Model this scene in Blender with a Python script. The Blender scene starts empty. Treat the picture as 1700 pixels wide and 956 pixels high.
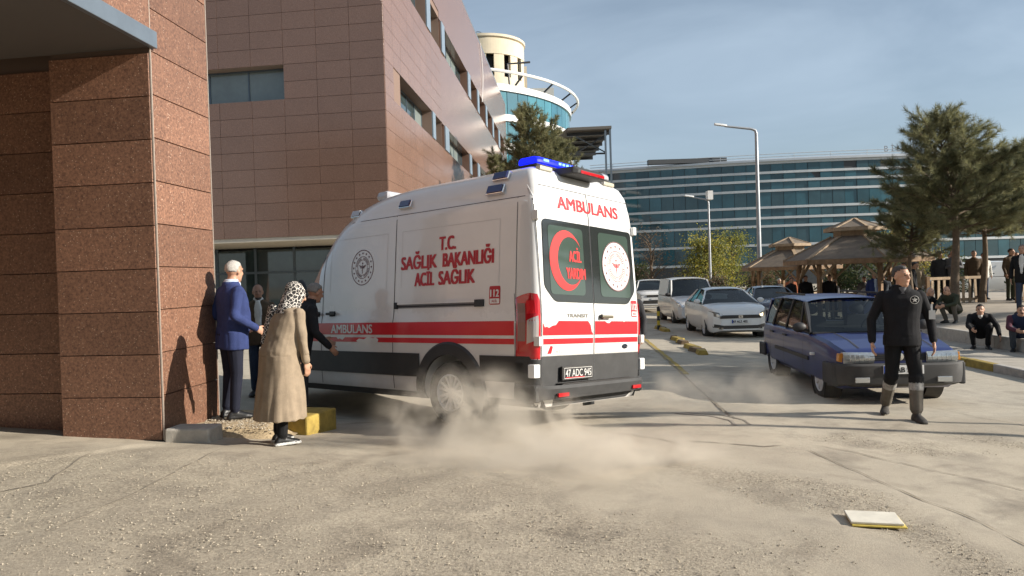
import bpy, bmesh, math, random
import numpy as np
from mathutils import Vector, Matrix, noise
from mathutils.bvhtree import BVHTree
random.seed(7)
SC = bpy.context.scene
COL = SC.collection
R = math.radians
# ---------------------------------------------------------------- camera
cam = bpy.data.cameras.new('Camera')
cam.sensor_width = 36.0
cam.lens = 36.0 * 1228 / 1700
cam.clip_start = 0.05
cam.clip_end = 3000
camo = bpy.data.objects.new('Camera', cam)
COL.objects.link(camo)
_p, _r = R(0.79), R(1.75)
_fw = Vector((0, math.cos(_p), -math.sin(_p)))
_u0 = Vector((0, math.sin(_p), math.cos(_p)))
_r0 = Vector((1, 0, 0))
_rt = _r0 * math.cos(_r) - _u0 * math.sin(_r)
_up = _r0 * math.sin(_r) + _u0 * math.cos(_r)
_m = Matrix((_rt, _up, -_fw)).transposed().to_4x4()
_m.translation = Vector((0, 0, 1.6))
camo.matrix_world = _m
SC.camera = camo
# ---------------------------------------------------------------- sky and sun
SUN_AZ = R(104)          # where the sun stands, clockwise from +Y
SUN_EL = R(22)
world = bpy.data.worlds.new('World')
SC.world = world
world.use_nodes = True
wn, wl = world.node_tree.nodes, world.node_tree.links
wn.clear()
wo = wn.new('ShaderNodeOutputWorld')
bg = wn.new('ShaderNodeBackground')
bg.inputs['Strength'].default_value = 0.06
sky = wn.new('ShaderNodeTexSky')
sky.sky_type = 'NISHITA'
sky.sun_disc = False
sky.sun_elevation = SUN_EL
sky.sun_rotation = SUN_AZ
sky.air_density = 1.0
sky.dust_density = 0.7
sky.ozone_density = 1.2
tc = wn.new('ShaderNodeTexCoord')
mp = wn.new('ShaderNodeMapping')
mp.inputs['Scale'].default_value = (1.0, 1.3, 3.2)
mp.inputs['Rotation'].default_value = (0.0, R(18), R(20))
cn = wn.new('ShaderNodeTexNoise')
cn.inputs['Scale'].default_value = 2.1
cn.inputs['Detail'].default_value = 5
cn.inputs['Roughness'].default_value = 0.55
cn.inputs['Distortion'].default_value = 0.4
cr = wn.new('ShaderNodeValToRGB')
cr.color_ramp.elements[0].position = 0.36
cr.color_ramp.elements[0].color = (0.30, 0.30, 0.30, 1)
cr.color_ramp.elements[1].position = 0.80
cr.color_ramp.elements[1].color = (0.66, 0.66, 0.66, 1)
mx = wn.new('ShaderNodeMix')
mx.data_type = 'RGBA'
mx.inputs['B'].default_value = (6.8, 8.3, 9.9, 1)     # thin high cloud
wl.new(tc.outputs['Generated'], mp.inputs['Vector'])
wl.new(mp.outputs['Vector'], cn.inputs['Vector'])
wl.new(cn.outputs['Fac'], cr.inputs['Fac'])
wl.new(cr.outputs['Color'], mx.inputs['Factor'])
wl.new(sky.outputs['Color'], mx.inputs['A'])
wl.new(mx.outputs['Result'], bg.inputs['Color'])
wl.new(bg.outputs['Background'], wo.inputs['Surface'])
sl = bpy.data.lights.new('Sun', 'SUN')
sl.energy = 5.0
sl.angle = R(0.53)
sl.color = (1.0, 0.925, 0.82)
so = bpy.data.objects.new('Sun', sl)
COL.objects.link(so)
SUNV = Vector((math.sin(SUN_AZ) * math.cos(SUN_EL), math.cos(SUN_AZ) * math.cos(SUN_EL), math.sin(SUN_EL)))
so.rotation_euler = (-SUNV).to_track_quat('-Z', 'Y').to_euler()
so.location = SUNV * 60
# ---------------------------------------------------------------- exposure
vs = SC.view_settings
vs.view_transform = 'Standard'
vs.look = 'None'
vs.exposure = 0.7
vs.gamma = 1.0
vs.use_curve_mapping = False
SC.render.engine = 'CYCLES'
cy = SC.cycles
cy.use_denoising = True
cy.max_bounces = 8
cy.diffuse_bounces = 3
cy.glossy_bounces = 3
cy.transmission_bounces = 6
cy.transparent_max_bounces = 12
cy.volume_bounces = 1
cy.volume_step_rate = 2.5
cy.volume_max_steps = 64
cy.use_adaptive_sampling = True
cy.adaptive_threshold = 0.02
cy.caustics_reflective = False
cy.caustics_refractive = False

# ---------------------------------------------------------------- helpers
class MB:
    """collects polygons; build() links them as ONE mesh object"""
    def __init__(s):
        s.v, s.f, s.m = [], [], []
    def add(s, vs, fs, mi=0):
        o = len(s.v)
        s.v.extend(Vector(p) for p in vs)
        for f in fs:
            s.f.append(tuple(i + o for i in f)); s.m.append(mi)
        return s
    def box(s, x0, x1, y0, y1, z0, z1, mi=0):
        return s.add([(x0, y0, z0), (x1, y0, z0), (x1, y1, z0), (x0, y1, z0), (x0, y0, z1), (x1, y0, z1), (x1, y1, z1), (x0, y1, z1)],
                     [(3, 2, 1, 0), (4, 5, 6, 7), (0, 1, 5, 4), (1, 2, 6, 5), (2, 3, 7, 6), (3, 0, 4, 7)], mi)
    def bar(s, p0, p1, w, h, mi=0, up=(0, 0, 1)):
        """square bar from p0 to p1: w sideways, h along up"""
        p0, p1 = Vector(p0), Vector(p1)
        d = (p1 - p0).normalized()
        u = Vector(up)
        a = d.cross(u)
        if a.length < 1e-4: a = d.cross(Vector((1, 0, 0)))
        a.normalize(); b = a.cross(d).normalized()
        q = []
        for p in (p0, p1):
            for sx, sz in ((-1, -1), (1, -1), (1, 1), (-1, 1)):
                q.append(p + a * sx * w / 2 + b * sz * h / 2)
        return s.add(q, [(3, 2, 1, 0), (4, 5, 6, 7), (0, 1, 5, 4), (1, 2, 6, 5), (2, 3, 7, 6), (3, 0, 4, 7)], mi)
    def loft(s, rings, mi=0, cap0=True, cap1=True, closed=True):
        n = len(rings[0]); o = len(s.v); fs = []
        vs = [p for r in rings for p in r]
        for i in range(len(rings) - 1):
            for j in range(n if closed else n - 1):
                k = (j + 1) % n
                fs.append((i * n + j, i * n + k, (i + 1) * n + k, (i + 1) * n + j))
        if cap0: fs.append(tuple(range(n - 1, -1, -1)))
        if cap1: fs.append(tuple((len(rings) - 1) * n + j for j in range(n)))
        return s.add(vs, fs, mi)
    def tube(s, pts, rad, n=8, mi=0, cap=True):
        pts = [Vector(p) for p in pts]
        if not isinstance(rad, (list, tuple)): rad = [rad] * len(pts)
        rings = []
        a = None
        for i, p in enumerate(pts):
            d = (pts[min(i + 1, len(pts) - 1)] - pts[max(i - 1, 0)]).normalized()
            if a is None:
                a = d.cross(Vector((0, 0, 1)))
                if a.length < 0.05: a = d.cross(Vector((1, 0, 0)))
            else:
                a = a - d * a.dot(d)
            a.normalize(); b = d.cross(a)
            rings.append([p + (a * math.cos(t) + b * math.sin(t)) * rad[i] for t in (2 * math.pi * k / n for k in range(n))])
        return s.loft(rings, mi, cap, cap)
    def lathe(s, prof, org=(0, 0, 0), axis=(0, 0, 1), n=24, mi=0, cap=False):
        """profile of (radius, height) about axis"""
        org, d = Vector(org), Vector(axis).normalized()
        a = d.cross(Vector((0, 0, 1)))
        if a.length < 0.05: a = d.cross(Vector((1, 0, 0)))
        a.normalize(); b = d.cross(a)
        rings = [[org + d * h + (a * math.cos(t) + b * math.sin(t)) * r for t in (2 * math.pi * k / n for k in range(n))] for r, h in prof]
        return s.loft(rings, mi, cap, cap)
    def ell(s, c, r, mi=0, nu=12, nv=8, M=None):
        c = Vector(c); vs = []
        for i in range(1, nv):
            t = math.pi * i / nv
            for j in range(nu):
                u = 2 * math.pi * j / nu
                q = Vector((r[0] * math.sin(t) * math.cos(u), r[1] * math.sin(t) * math.sin(u), r[2] * math.cos(t)))
                vs.append(c + (M @ q if M else q))
        fs = []
        for i in range(nv - 2):
            for j in range(nu):
                k = (j + 1) % nu
                fs.append((i * nu + j, (i + 1) * nu + j, (i + 1) * nu + k, i * nu + k))
        q = Vector((0, 0, r[2])); top = len(vs); vs.append(c + (M @ q if M else q))
        vs.append(c - (M @ q if M else q))
        for j in range(nu):
            k = (j + 1) % nu
            fs.append((top, j, k)); fs.append((top + 1, (nv - 2) * nu + k, (nv - 2) * nu + j))
        return s.add(vs, fs, mi)
    def grid(s, fn, nu, nv, mi=0):
        vs = [fn(i / nu, j / nv) for j in range(nv + 1) for i in range(nu + 1)]
        fs = [(j * (nu + 1) + i, j * (nu + 1) + i + 1, (j + 1) * (nu + 1) + i + 1, (j + 1) * (nu + 1) + i) for j in range(nv) for i in range(nu)]
        return s.add(vs, fs, mi)
    def slab(s, pts, d, mi=0):
        """polygon pts extruded by vector d"""
        pts = [Vector(p) for p in pts]; d = Vector(d); n = len(pts)
        return s.loft([pts, [p + d for p in pts]], mi)
    def xf(s, M, i0=0):
        for i in range(i0, len(s.v)): s.v[i] = M @ s.v[i]
        return s
    def mesh(s, name, mats, smooth=None):
        me = bpy.data.meshes.new(name)
        me.from_pydata([tuple(p) for p in s.v], [], s.f)
        if not isinstance(mats, (list, tuple)): mats = [mats]
        for m in mats: me.materials.append(m)
        if len(mats) > 1: me.polygons.foreach_set('material_index', s.m)
        bm = bmesh.new(); bm.from_mesh(me)
        bmesh.ops.recalc_face_normals(bm, faces=bm.faces)
        bm.to_mesh(me); bm.free()
        if smooth:
            me.polygons.foreach_set('use_smooth', [True] * len(me.polygons))
            me.set_sharp_from_angle(angle=R(smooth))
        me.update()
        return me
    def build(s, name, mats, parent=None, smooth=None, bevel=0):
        o = bpy.data.objects.new(name, s.mesh(name, mats, smooth))
        COL.objects.link(o)
        o.parent = parent
        if bevel:
            b = o.modifiers.new('Bevel', 'BEVEL'); b.width = bevel; b.segments = 2; b.limit_method = 'ANGLE'; b.angle_limit = R(40)
        return o
def link(name, me, parent=None, loc=(0, 0, 0), rot=(0, 0, 0), scale=(1, 1, 1)):
    o = bpy.data.objects.new(name, me); COL.objects.link(o)
    o.parent = parent; o.location = loc; o.rotation_euler = rot; o.scale = scale
    return o
def tag(o, label=None, cat=None, group=None, kind=None):
    for k, v in (('label', label), ('category', cat), ('group', group), ('kind', kind)):
        if v: o[k] = v
    return o
def thing(name, label, cat, loc=(0, 0, 0), rz=0.0, group=None):
    o = bpy.data.objects.new(name, None); COL.objects.link(o)
    o.location = loc; o.rotation_euler = (0, 0, rz); o.empty_display_size = 0.2
    return tag(o, label, cat, group)
def copy_tree(o, parent=None):
    c = o.copy(); COL.objects.link(c); c.parent = parent
    for ch in list(o.children): copy_tree(ch, c)
    return c
def sstep(t):
    t = min(1.0, max(0.0, t)); return t * t * (3 - 2 * t)
def lerp(tab, x):
    if x <= tab[0][0]: return tab[0][1]
    for (a, b), (c, d) in zip(tab, tab[1:]):
        if x <= c: return b + (d - b) * (x - a) / (c - a)
    return tab[-1][1]
def clamps(x, a, b, k=1.5):
    """soft clamp"""
    if x > b - k: x = b - k + 2 * k * (1 - math.exp(-(x - b + k) / (2 * k)))
    elif x < a + k: x = a + k - 2 * k * (1 - math.exp(-(a + k - x) / (2 * k)))
    return x
def gz(x, y):
    """height of the ground"""
    z = -0.02 - 0.034 * clamps(x, -7, 8) - 0.008 * (min(max(y, 0), 38) - 7.5)
    z -= 0.3 * math.exp(-((x + 2) ** 2) / 13.5 - ((y - 11) ** 2) / 8.0)
    return z
D5 = R(5)
def uv(u, v):
    """road frame: u metres along the road, v metres to its right"""
    return (u * math.sin(D5) + v * math.cos(D5), u * math.cos(D5) - v * math.sin(D5))

# ---------------------------------------------------------------- materials
def pmat(name, col, rough=0.6, metal=0.0, var=0.0, vscale=3.0, bump=0.0, bscale=60.0, coat=0.0, emit=0.0, spec=0.5, alpha=1.0):
    m = bpy.data.materials.new(name); m.use_nodes = True
    n, l = m.node_tree.nodes, m.node_tree.links
    b = n['Principled BSDF']
    c = (col[0], col[1], col[2], 1)
    b.inputs['Base Color'].default_value = c
    b.inputs['Roughness'].default_value = rough
    b.inputs['Metallic'].default_value = metal
    b.inputs['Specular IOR Level'].default_value = spec
    b.inputs['Coat Weight'].default_value = coat
    b.inputs['Coat Roughness'].default_value = 0.06
    if emit:
        b.inputs['Emission Color'].default_value = c; b.inputs['Emission Strength'].default_value = emit
    if var or bump:
        g = n.new('ShaderNodeNewGeometry')
    if var:
        t = n.new('ShaderNodeTexNoise'); t.inputs['Scale'].default_value = vscale; t.inputs['Detail'].default_value = 6
        t.inputs['Roughness'].default_value = 0.65
        l.new(g.outputs['Position'], t.inputs['Vector'])
        x = n.new('ShaderNodeMix'); x.data_type = 'RGBA'
        x.inputs['A'].default_value = tuple(k * (1 - var) for k in col) + (1,)
        x.inputs['B'].default_value = tuple(min(1, k * (1 + var)) for k in col) + (1,)
        r = n.new('ShaderNodeMapRange'); r.inputs['From Min'].default_value = 0.3; r.inputs['From Max'].default_value = 0.7
        l.new(t.outputs['Fac'], r.inputs['Value']); l.new(r.outputs['Result'], x.inputs['Factor'])
        l.new(x.outputs['Result'], b.inputs['Base Color'])
    if bump:
        t2 = n.new('ShaderNodeTexNoise'); t2.inputs['Scale'].default_value = bscale; t2.inputs['Detail'].default_value = 4
        l.new(g.outputs['Position'], t2.inputs['Vector'])
        bp = n.new('ShaderNodeBump'); bp.inputs['Strength'].default_value = bump; bp.inputs['Distance'].default_value = 0.01
        l.new(t2.outputs['Fac'], bp.inputs['Height']); l.new(bp.outputs['Normal'], b.inputs['Normal'])
    return m
def dirty(m, amount=0.5, top=1.1, col=(0.36, 0.30, 0.225)):
    """road dust clinging to the lower part of a painted body, in patches"""
    nt = m.node_tree; n, l = nt.nodes, nt.links; b = n['Principled BSDF']
    g = n.new('ShaderNodeNewGeometry'); s = n.new('ShaderNodeSeparateXYZ'); l.new(g.outputs['Position'], s.inputs[0])
    r = n.new('ShaderNodeMapRange'); r.inputs['From Min'].default_value = -0.1; r.inputs['From Max'].default_value = top; r.inputs['To Min'].default_value = 1; r.inputs['To Max'].default_value = 0; l.new(s.outputs['Z'], r.inputs['Value'])
    t = n.new('ShaderNodeTexNoise'); t.inputs['Scale'].default_value = 4; t.inputs['Detail'].default_value = 7; t.inputs['Roughness'].default_value = .7; l.new(g.outputs['Position'], t.inputs['Vector'])
    k = n.new('ShaderNodeMath'); k.operation = 'MULTIPLY'; l.new(r.outputs['Result'], k.inputs[0]); l.new(t.outputs['Fac'], k.inputs[1])
    k2 = n.new('ShaderNodeMath'); k2.operation = 'MULTIPLY'; k2.use_clamp = True; k2.inputs[1].default_value = amount * 2; l.new(k.outputs[0], k2.inputs[0])
    x = n.new('ShaderNodeMix'); x.data_type = 'RGBA'; x.inputs['B'].default_value = col + (1,); l.new(k2.outputs[0], x.inputs['Factor'])
    src = b.inputs['Base Color'].links[0].from_socket if b.inputs['Base Color'].links else None
    if src: l.new(src, x.inputs['A'])
    else: x.inputs['A'].default_value = b.inputs['Base Color'].default_value
    l.new(x.outputs['Result'], b.inputs['Base Color'])
    q = n.new('ShaderNodeMapRange'); q.inputs['To Min'].default_value = b.inputs['Roughness'].default_value; q.inputs['To Max'].default_value = .85; l.new(k2.outputs[0], q.inputs['Value']); l.new(q.outputs['Result'], b.inputs['Roughness'])
    return m
def glass(name, tint=(0.55, 0.62, 0.6), rough=0.03, refl=1.0, ior=1.5):
    """thin window glass: tinted see-through plus mirror by angle"""
    m = bpy.data.materials.new(name); m.use_nodes = True
    n, l = m.node_tree.nodes, m.node_tree.links; n.clear()
    o = n.new('ShaderNodeOutputMaterial'); t = n.new('ShaderNodeBsdfTransparent'); t.inputs['Color'].default_value = tuple(tint) + (1,)
    g = n.new('ShaderNodeBsdfGlossy'); g.inputs['Roughness'].default_value = rough; g.inputs['Color'].default_value = (refl, refl, refl, 1)
    f = n.new('ShaderNodeFresnel'); f.inputs['IOR'].default_value = ior
    mx = n.new('ShaderNodeMixShader')
    l.new(f.outputs['Fac'], mx.inputs['Fac']); l.new(t.outputs['BSDF'], mx.inputs[1]); l.new(g.outputs['BSDF'], mx.inputs[2])
    l.new(mx.outputs['Shader'], o.inputs['Surface'])
    return m
def granite(name, a, b, fleck, rough, tone=0.38, streak=0.5):
    """flecked stone slab"""
    m = bpy.data.materials.new(name); m.use_nodes = True
    n, l = m.node_tree.nodes, m.node_tree.links
    p = n['Principled BSDF']; p.inputs['Roughness'].default_value = rough
    g = n.new('ShaderNodeNewGeometry'); oi = n.new('ShaderNodeObjectInfo')
    t = n.new('ShaderNodeTexNoise'); t.inputs['Scale'].default_value = 38; t.inputs['Detail'].default_value = 8; t.inputs['Roughness'].default_value = 0.8
    l.new(g.outputs['Position'], t.inputs['Vector'])
    r = n.new('ShaderNodeValToRGB'); r.color_ramp.elements[0].position = 0.36; r.color_ramp.elements[0].color = tuple(a) + (1,)
    r.color_ramp.elements[1].position = 0.66; r.color_ramp.elements[1].color = tuple(b) + (1,)
    l.new(t.outputs['Fac'], r.inputs['Fac'])
    v = n.new('ShaderNodeTexVoronoi'); v.inputs['Scale'].default_value = 52; v.inputs['Randomness'].default_value = 1
    l.new(g.outputs['Position'], v.inputs['Vector'])
    w = n.new('ShaderNodeSeparateColor'); l.new(v.outputs['Color'], w.inputs['Color'])
    k = n.new('ShaderNodeMath'); k.operation = 'GREATER_THAN'; k.inputs[1].default_value = 0.90; l.new(w.outputs['Red'], k.inputs[0])
    d = n.new('ShaderNodeMath'); d.operation = 'LESS_THAN'; d.inputs[1].default_value = 0.30; l.new(v.outputs['Distance'], d.inputs[0])
    e = n.new('ShaderNodeMath'); e.operation = 'MULTIPLY'; l.new(k.outputs[0], e.inputs[0]); l.new(d.outputs[0], e.inputs[1])
    f2 = n.new('ShaderNodeMath'); f2.operation = 'MULTIPLY'; f2.inputs[1].default_value = 0.6; l.new(e.outputs[0], f2.inputs[0])
    x = n.new('ShaderNodeMix'); x.data_type = 'RGBA'; x.inputs['B'].default_value = tuple(fleck) + (1,)
    l.new(f2.outputs[0], x.inputs['Factor']); l.new(r.outputs['Color'], x.inputs['A'])
    # each slab its own tone, and large faint streaks
    big = n.new('ShaderNodeTexNoise'); big.inputs['Scale'].default_value = 1.3; big.inputs['Detail'].default_value = 5; l.new(g.outputs['Position'], big.inputs['Vector'])
    s1 = n.new('ShaderNodeMath'); s1.operation = 'MULTIPLY_ADD'; s1.inputs[1].default_value = tone; s1.inputs[2].default_value = 1 - tone / 2 - streak / 2; l.new(oi.outputs['Random'], s1.inputs[0])
    s2 = n.new('ShaderNodeMath'); s2.operation = 'MULTIPLY_ADD'; s2.inputs[1].default_value = streak; l.new(big.outputs['Fac'], s2.inputs[0]); l.new(s1.outputs[0], s2.inputs[2])
    h = n.new('ShaderNodeHueSaturation'); l.new(x.outputs['Result'], h.inputs['Color']); l.new(s2.outputs[0], h.inputs['Value'])
    l.new(h.outputs['Color'], p.inputs['Base Color'])
    bp = n.new('ShaderNodeBump'); bp.inputs['Strength'].default_value = 0.12; bp.inputs['Distance'].default_value = 0.004
    l.new(t.outputs['Fac'], bp.inputs['Height']); l.new(bp.outputs['Normal'], p.inputs['Normal'])
    return m
G_NEAR = granite('granite_near', (0.075, 0.037, 0.026), (0.315, 0.165, 0.102), (0.58, 0.43, 0.32), 0.48)
G_FAR = granite('granite_far', (0.15, 0.085, 0.062), (0.265, 0.162, 0.120), (0.36, 0.26, 0.20), 0.20, 0.10, 0.16)
JOINT = pmat('joint_mortar', (0.10, 0.07, 0.055), 0.9)
JOINT2 = pmat('joint_pale', (0.30, 0.23, 0.19), 0.9)
STEEL = pmat('grey_flashing', (0.20, 0.24, 0.28), 0.42, 0.6, 0.1)
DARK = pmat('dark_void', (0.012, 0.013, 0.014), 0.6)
BLACKM = pmat('black_metal', (0.02, 0.022, 0.025), 0.4)
GLASS_DK = glass('dark_glass', (0.10, 0.13, 0.14), 0.02, 0.9, 1.7)
WGLASS = pmat('window_glass', (0.035, 0.055, 0.06), 0.04, 0.0, 0.3, 1.5, spec=1.0)
BLIND = pmat('pale_blind', (0.20, 0.24, 0.23), 0.25, 0, 0.15, 2, spec=1.0)
PLASTER = pmat('soffit_plaster', (0.55, 0.50, 0.42), 0.9, 0, 0.08)
CREAM = pmat('cream_render', (0.62, 0.54, 0.40), 0.85, 0, 0.08, 1.2)
WHITEP = pmat('white_panel', (0.70, 0.70, 0.68), 0.45, 0, 0.06, 2)
CONC = pmat('kerb_concrete', (0.42, 0.39, 0.34), 0.9, 0, 0.2, 9, 0.5, 90)
YEL = pmat('yellow_paint', (0.33, 0.235, 0.05), 0.8, 0, 0.35, 7, 0.4, 70)
WOOD = pmat('gazebo_wood', (0.22, 0.135, 0.07), 0.75, 0, 0.35, 5)
WOODL = pmat('pale_wood', (0.34, 0.25, 0.16), 0.75, 0, 0.3, 6)
SHING = pmat('roof_shingle', (0.17, 0.135, 0.10), 0.9, 0, 0.25, 4, 0.4, 40)
RUB = pmat('rubber', (0.018, 0.018, 0.018), 0.85, 0, 0.2, 20)
ALU = pmat('silver_rim', (0.58, 0.58, 0.58), 0.4, 0.3)
CHROME = pmat('chrome', (0.7, 0.7, 0.7), 0.12, 1.0)
# ================================================================ ground
def ground_material():
    m = bpy.data.materials.new('dusty_concrete'); m.use_nodes = True
    n, l = m.node_tree.nodes, m.node_tree.links
    p = n['Principled BSDF']; p.inputs['Roughness'].default_value = 0.93; p.inputs['Specular IOR Level'].default_value = 0.25
    g = n.new('ShaderNodeNewGeometry')
    def tex(scale, detail, rough=0.6, dist=0.0):
        t = n.new('ShaderNodeTexNoise'); t.inputs['Scale'].default_value = scale; t.inputs['Detail'].default_value = detail
        t.inputs['Roughness'].default_value = rough; t.inputs['Distortion'].default_value = dist
        l.new(g.outputs['Position'], t.inputs['Vector']); return t
    def ramp(src, a, b, ca, cb):
        r = n.new('ShaderNodeValToRGB'); r.color_ramp.elements[0].position = a; r.color_ramp.elements[1].position = b
        r.color_ramp.elements[0].color = tuple(ca) + (1,); r.color_ramp.elements[1].color = tuple(cb) + (1,)
        l.new(src, r.inputs['Fac']); return r
    def mix(fac, A, B, mode='MIX'):
        x = n.new('ShaderNodeMix'); x.data_type = 'RGBA'; x.blend_type = mode
        if isinstance(fac, float): x.inputs['Factor'].default_value = fac
        else: l.new(fac, x.inputs['Factor'])
        for k, v in (('A', A), ('B', B)):
            if isinstance(v, tuple): x.inputs[k].default_value = v + (1,)
            else: l.new(v, x.inputs[k])
        return x.outputs['Result']
    big = tex(0.42, 6, 0.6, 0.5); mid = tex(2.6, 7, 0.7, 0.3); fine = tex(42, 6, 0.75); grit = tex(150, 3, 0.7)
    base = ramp(big.outputs['Fac'], 0.38, 0.62, (0.385, 0.335, 0.260), (0.475, 0.418, 0.325)).outputs['Color']
    worn = ramp(mid.outputs['Fac'], 0.46, 0.66, (0, 0, 0), (1, 1, 1)).outputs['Color']
    col = mix(worn, base, (0.345, 0.302, 0.238))
    # bare aggregate where the vertex mask says the surface is broken up
    at = n.new('ShaderNodeAttribute'); at.attribute_name = 'rough'
    spk = ramp(fine.outputs['Fac'], 0.40, 0.60, (0.62, 0.61, 0.60), (1.12, 1.11, 1.09)).outputs['Color']
    col2 = mix(1.0, col, spk, 'MULTIPLY')
    sep = n.new('ShaderNodeSeparateColor'); l.new(at.outputs['Color'], sep.inputs['Color'])
    col = mix(sep.outputs['Red'], col, col2)
    spk2 = ramp(grit.outputs['Fac'], 0.32, 0.55, (0.72, 0.72, 0.72), (1.04, 1.04, 1.04)).outputs['Color']
    col = mix(0.8, col, spk2, 'MULTIPLY')
    # asphalt of the carriageway, dusty and greyer
    asp = ramp(tex(5.0, 6, 0.7).outputs['Fac'], 0.35, 0.7, (0.37, 0.33, 0.265), (0.46, 0.41, 0.325)).outputs['Color']
    asp = mix(0.6, asp, spk2, 'MULTIPLY')
    col = mix(sep.outputs['Green'], col, asp)
    # oil and damp stains
    st = ramp(tex(0.9, 4, 0.5, 1.2).outputs['Fac'], 0.55, 0.68, (1, 1, 1), (0.66, 0.65, 0.65)).outputs['Color']
    col = mix(0.8, col, st, 'MULTIPLY')
    l.new(col, p.inputs['Base Color'])
    v = n.new('ShaderNodeTexVoronoi'); v.inputs['Scale'].default_value = 70; l.new(g.outputs['Position'], v.inputs['Vector'])
    hsum = n.new('ShaderNodeMath'); hsum.operation = 'MULTIPLY_ADD'; hsum.inputs[1].default_value = 0.8
    l.new(fine.outputs['Fac'], hsum.inputs[0]); l.new(grit.outputs['Fac'], hsum.inputs[2])
    h2 = n.new('ShaderNodeMath'); h2.operation = 'MULTIPLY_ADD'; h2.inputs[1].default_value = -0.5
    l.new(v.outputs['Distance'], h2.inputs[0]); l.new(hsum.outputs[0], h2.inputs[2])
    stg = n.new('ShaderNodeMath'); stg.operation = 'MULTIPLY_ADD'; stg.inputs[1].default_value = 0.38; stg.inputs[2].default_value = 0.18
    l.new(sep.outputs['Red'], stg.inputs[0])
    bp = n.new('ShaderNodeBump'); bp.inputs['Distance'].default_value = 0.012
    l.new(stg.outputs[0], bp.inputs['Strength']); l.new(h2.outputs[0], bp.inputs['Height']); l.new(bp.outputs['Normal'], p.inputs['Normal'])
    return m
def seg_d(px, py, a, b):
    ax, ay = a; bx, by = b
    dx, dy = bx - ax, by - ay
    t = max(0, min(1, ((px - ax) * dx + (py - ay) * dy) / (dx * dx + dy * dy + 1e-9)))
    return math.hypot(px - ax - t * dx, py - ay - t * dy)
def rough_mask(x, y):
    """1 where the concrete has broken up to gravel"""
    n1 = noise.fractal(Vector((x * 0.55, y * 0.55, 3.1)), 1.0, 2.0, 4)
    n2 = noise.noise(Vector((x * 2.2, y * 2.2, 8.0)))
    m = sstep((7.3 - y + 0.6 * n1) / 1.0) * sstep((1.6 - x + 1.3 * n1) / 1.5) * (0.75 + 0.45 * n1)   # the big apron in front
    d = abs((x - 2.6) * 0.75 + (y - 7.4) * 0.66 - 0.25 * n2)                                          # a broken band by the walker
    m2 = sstep((0.75 - abs(y - 7.35 - 0.25 * n1 - 0.05 * (x - 4))) / 0.5) * sstep((x - 2.2 + n1) / 1.2) * (0.6 + 0.9 * n2)
    m3 = sstep((0.55 - abs(x - 2.2 - 0.5 * n1 + (y - 5) * 0.28)) / 0.5) * sstep((7 - y) / 1.0)
    return max(0.10, min(1, max(m, m2, m3)))
def fr(a, b, st, grow=1.0):
    o, x = [], a
    while x < b:
        o.append(x); x += st; st *= grow
    o.append(b); return o
gxs = [-900, -300, -120, -60, -30, -16] + fr(-9.0, 9.0, 0.045) + [9.6, 10.5, 12, 15, 20, 30, 60, 120, 300, 900]
gys = [-200, -40, -10, -2, 1.0, 2.2] + fr(3.2, 9.5, 0.035, 1.004) + fr(9.6, 40, 0.12, 1.07) + [45, 55, 70, 100, 200, 500, 1500]
gv, gcol = [], []
for y in gys:
    for x in gxs:
        z = gz(x, y)
        rm = 0.15; asp = sstep((y - 8.4) / 0.6) if x > -1.5 else sstep((y - 9.2) / 0.8)
        if -9 <= x <= 9 and 3 <= y <= 12:
            rm = rough_mask(x, y)
            z += 0.012 * noise.fractal(Vector((x * 1.3, y * 1.3, 0.3)), 1.0, 2.0, 3) + rm * 0.0055 * noise.fractal(Vector((x * 13, y * 13, 2.0)), 0.8, 2.1, 3)
            # a low broken edge where the smooth ramp on the left meets the apron
            e = (x + 3.0) * 0.80 + (y - 7.0) * -0.60
            if y < 7.3 and x < -1.6: z += 0.016 * sstep((-e - 0.62 + 0.10 * noise.noise(Vector((x * 3, y * 3, 5)))) / 0.05)
            if x < -2.2: rm *= 0.45 + 0.55 * sstep((e + 1.0) / 0.3)
        gv.append((x, y, z)); gcol.append((rm, asp, 0, 1))
nx = len(gxs)
gf = [(j * nx + i, j * nx + i + 1, (j + 1) * nx + i + 1, (j + 1) * nx + i) for j in range(len(gys) - 1) for i in range(nx - 1)]
gme = bpy.data.meshes.new('ground'); gme.from_pydata(gv, [], gf)
ca = gme.color_attributes.new('rough', 'FLOAT_COLOR', 'POINT')
ca.data.foreach_set('color', np.array(gcol, dtype=np.float32).ravel())
gme.polygons.foreach_set('use_smooth', [True] * len(gf))
GROUND_M = ground_material(); gme.materials.append(GROUND_M)
ground = tag(link('ground', gme), 'dusty broken concrete apron and road', kind='structure')
# cracks and slab joints: sunken dark lines with ragged edges
CRACK = pmat('crack_dirt', (0.21, 0.18, 0.14), 1.0, 0, 0.35, 12)
def crack(pts, w):
    mb = MB(); L = []
    P = [Vector((a, b, 0)) for a, b in pts]
    for a, b in zip(P, P[1:]):
        k = max(2, int((b - a).length / 0.05))
        for i in range(k): L.append(a.lerp(b, i / k))
    L.append(P[-1]); rows = []
    for i, p in enumerate(L):
        d = (L[min(i + 1, len(L) - 1)] - L[max(i - 1, 0)]).normalized(); s = Vector((-d.y, d.x, 0))
        q = p + s * 0.035 * noise.noise(p * 2.7)
        ww = 0.62 * w * max(0.12, 0.75 + 1.0 * noise.noise(p * 7)) * min(1, (i + 1) / 5, (len(L) - i) / 5)
        row = []
        for k in (-1, 1):
            c = q + s * ww * 0.5 * k; c.z = gz(c.x, c.y) + 0.012 * noise.fractal(Vector((c.x * 1.3, c.y * 1.3, 0.3)), 1.0, 2.0, 3) + 0.007
            row.append(c)
        rows.append(row)
    mb.loft(rows, cap0=False, cap1=False, closed=False)
    mb.build('crack', CRACK, ground)
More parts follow.
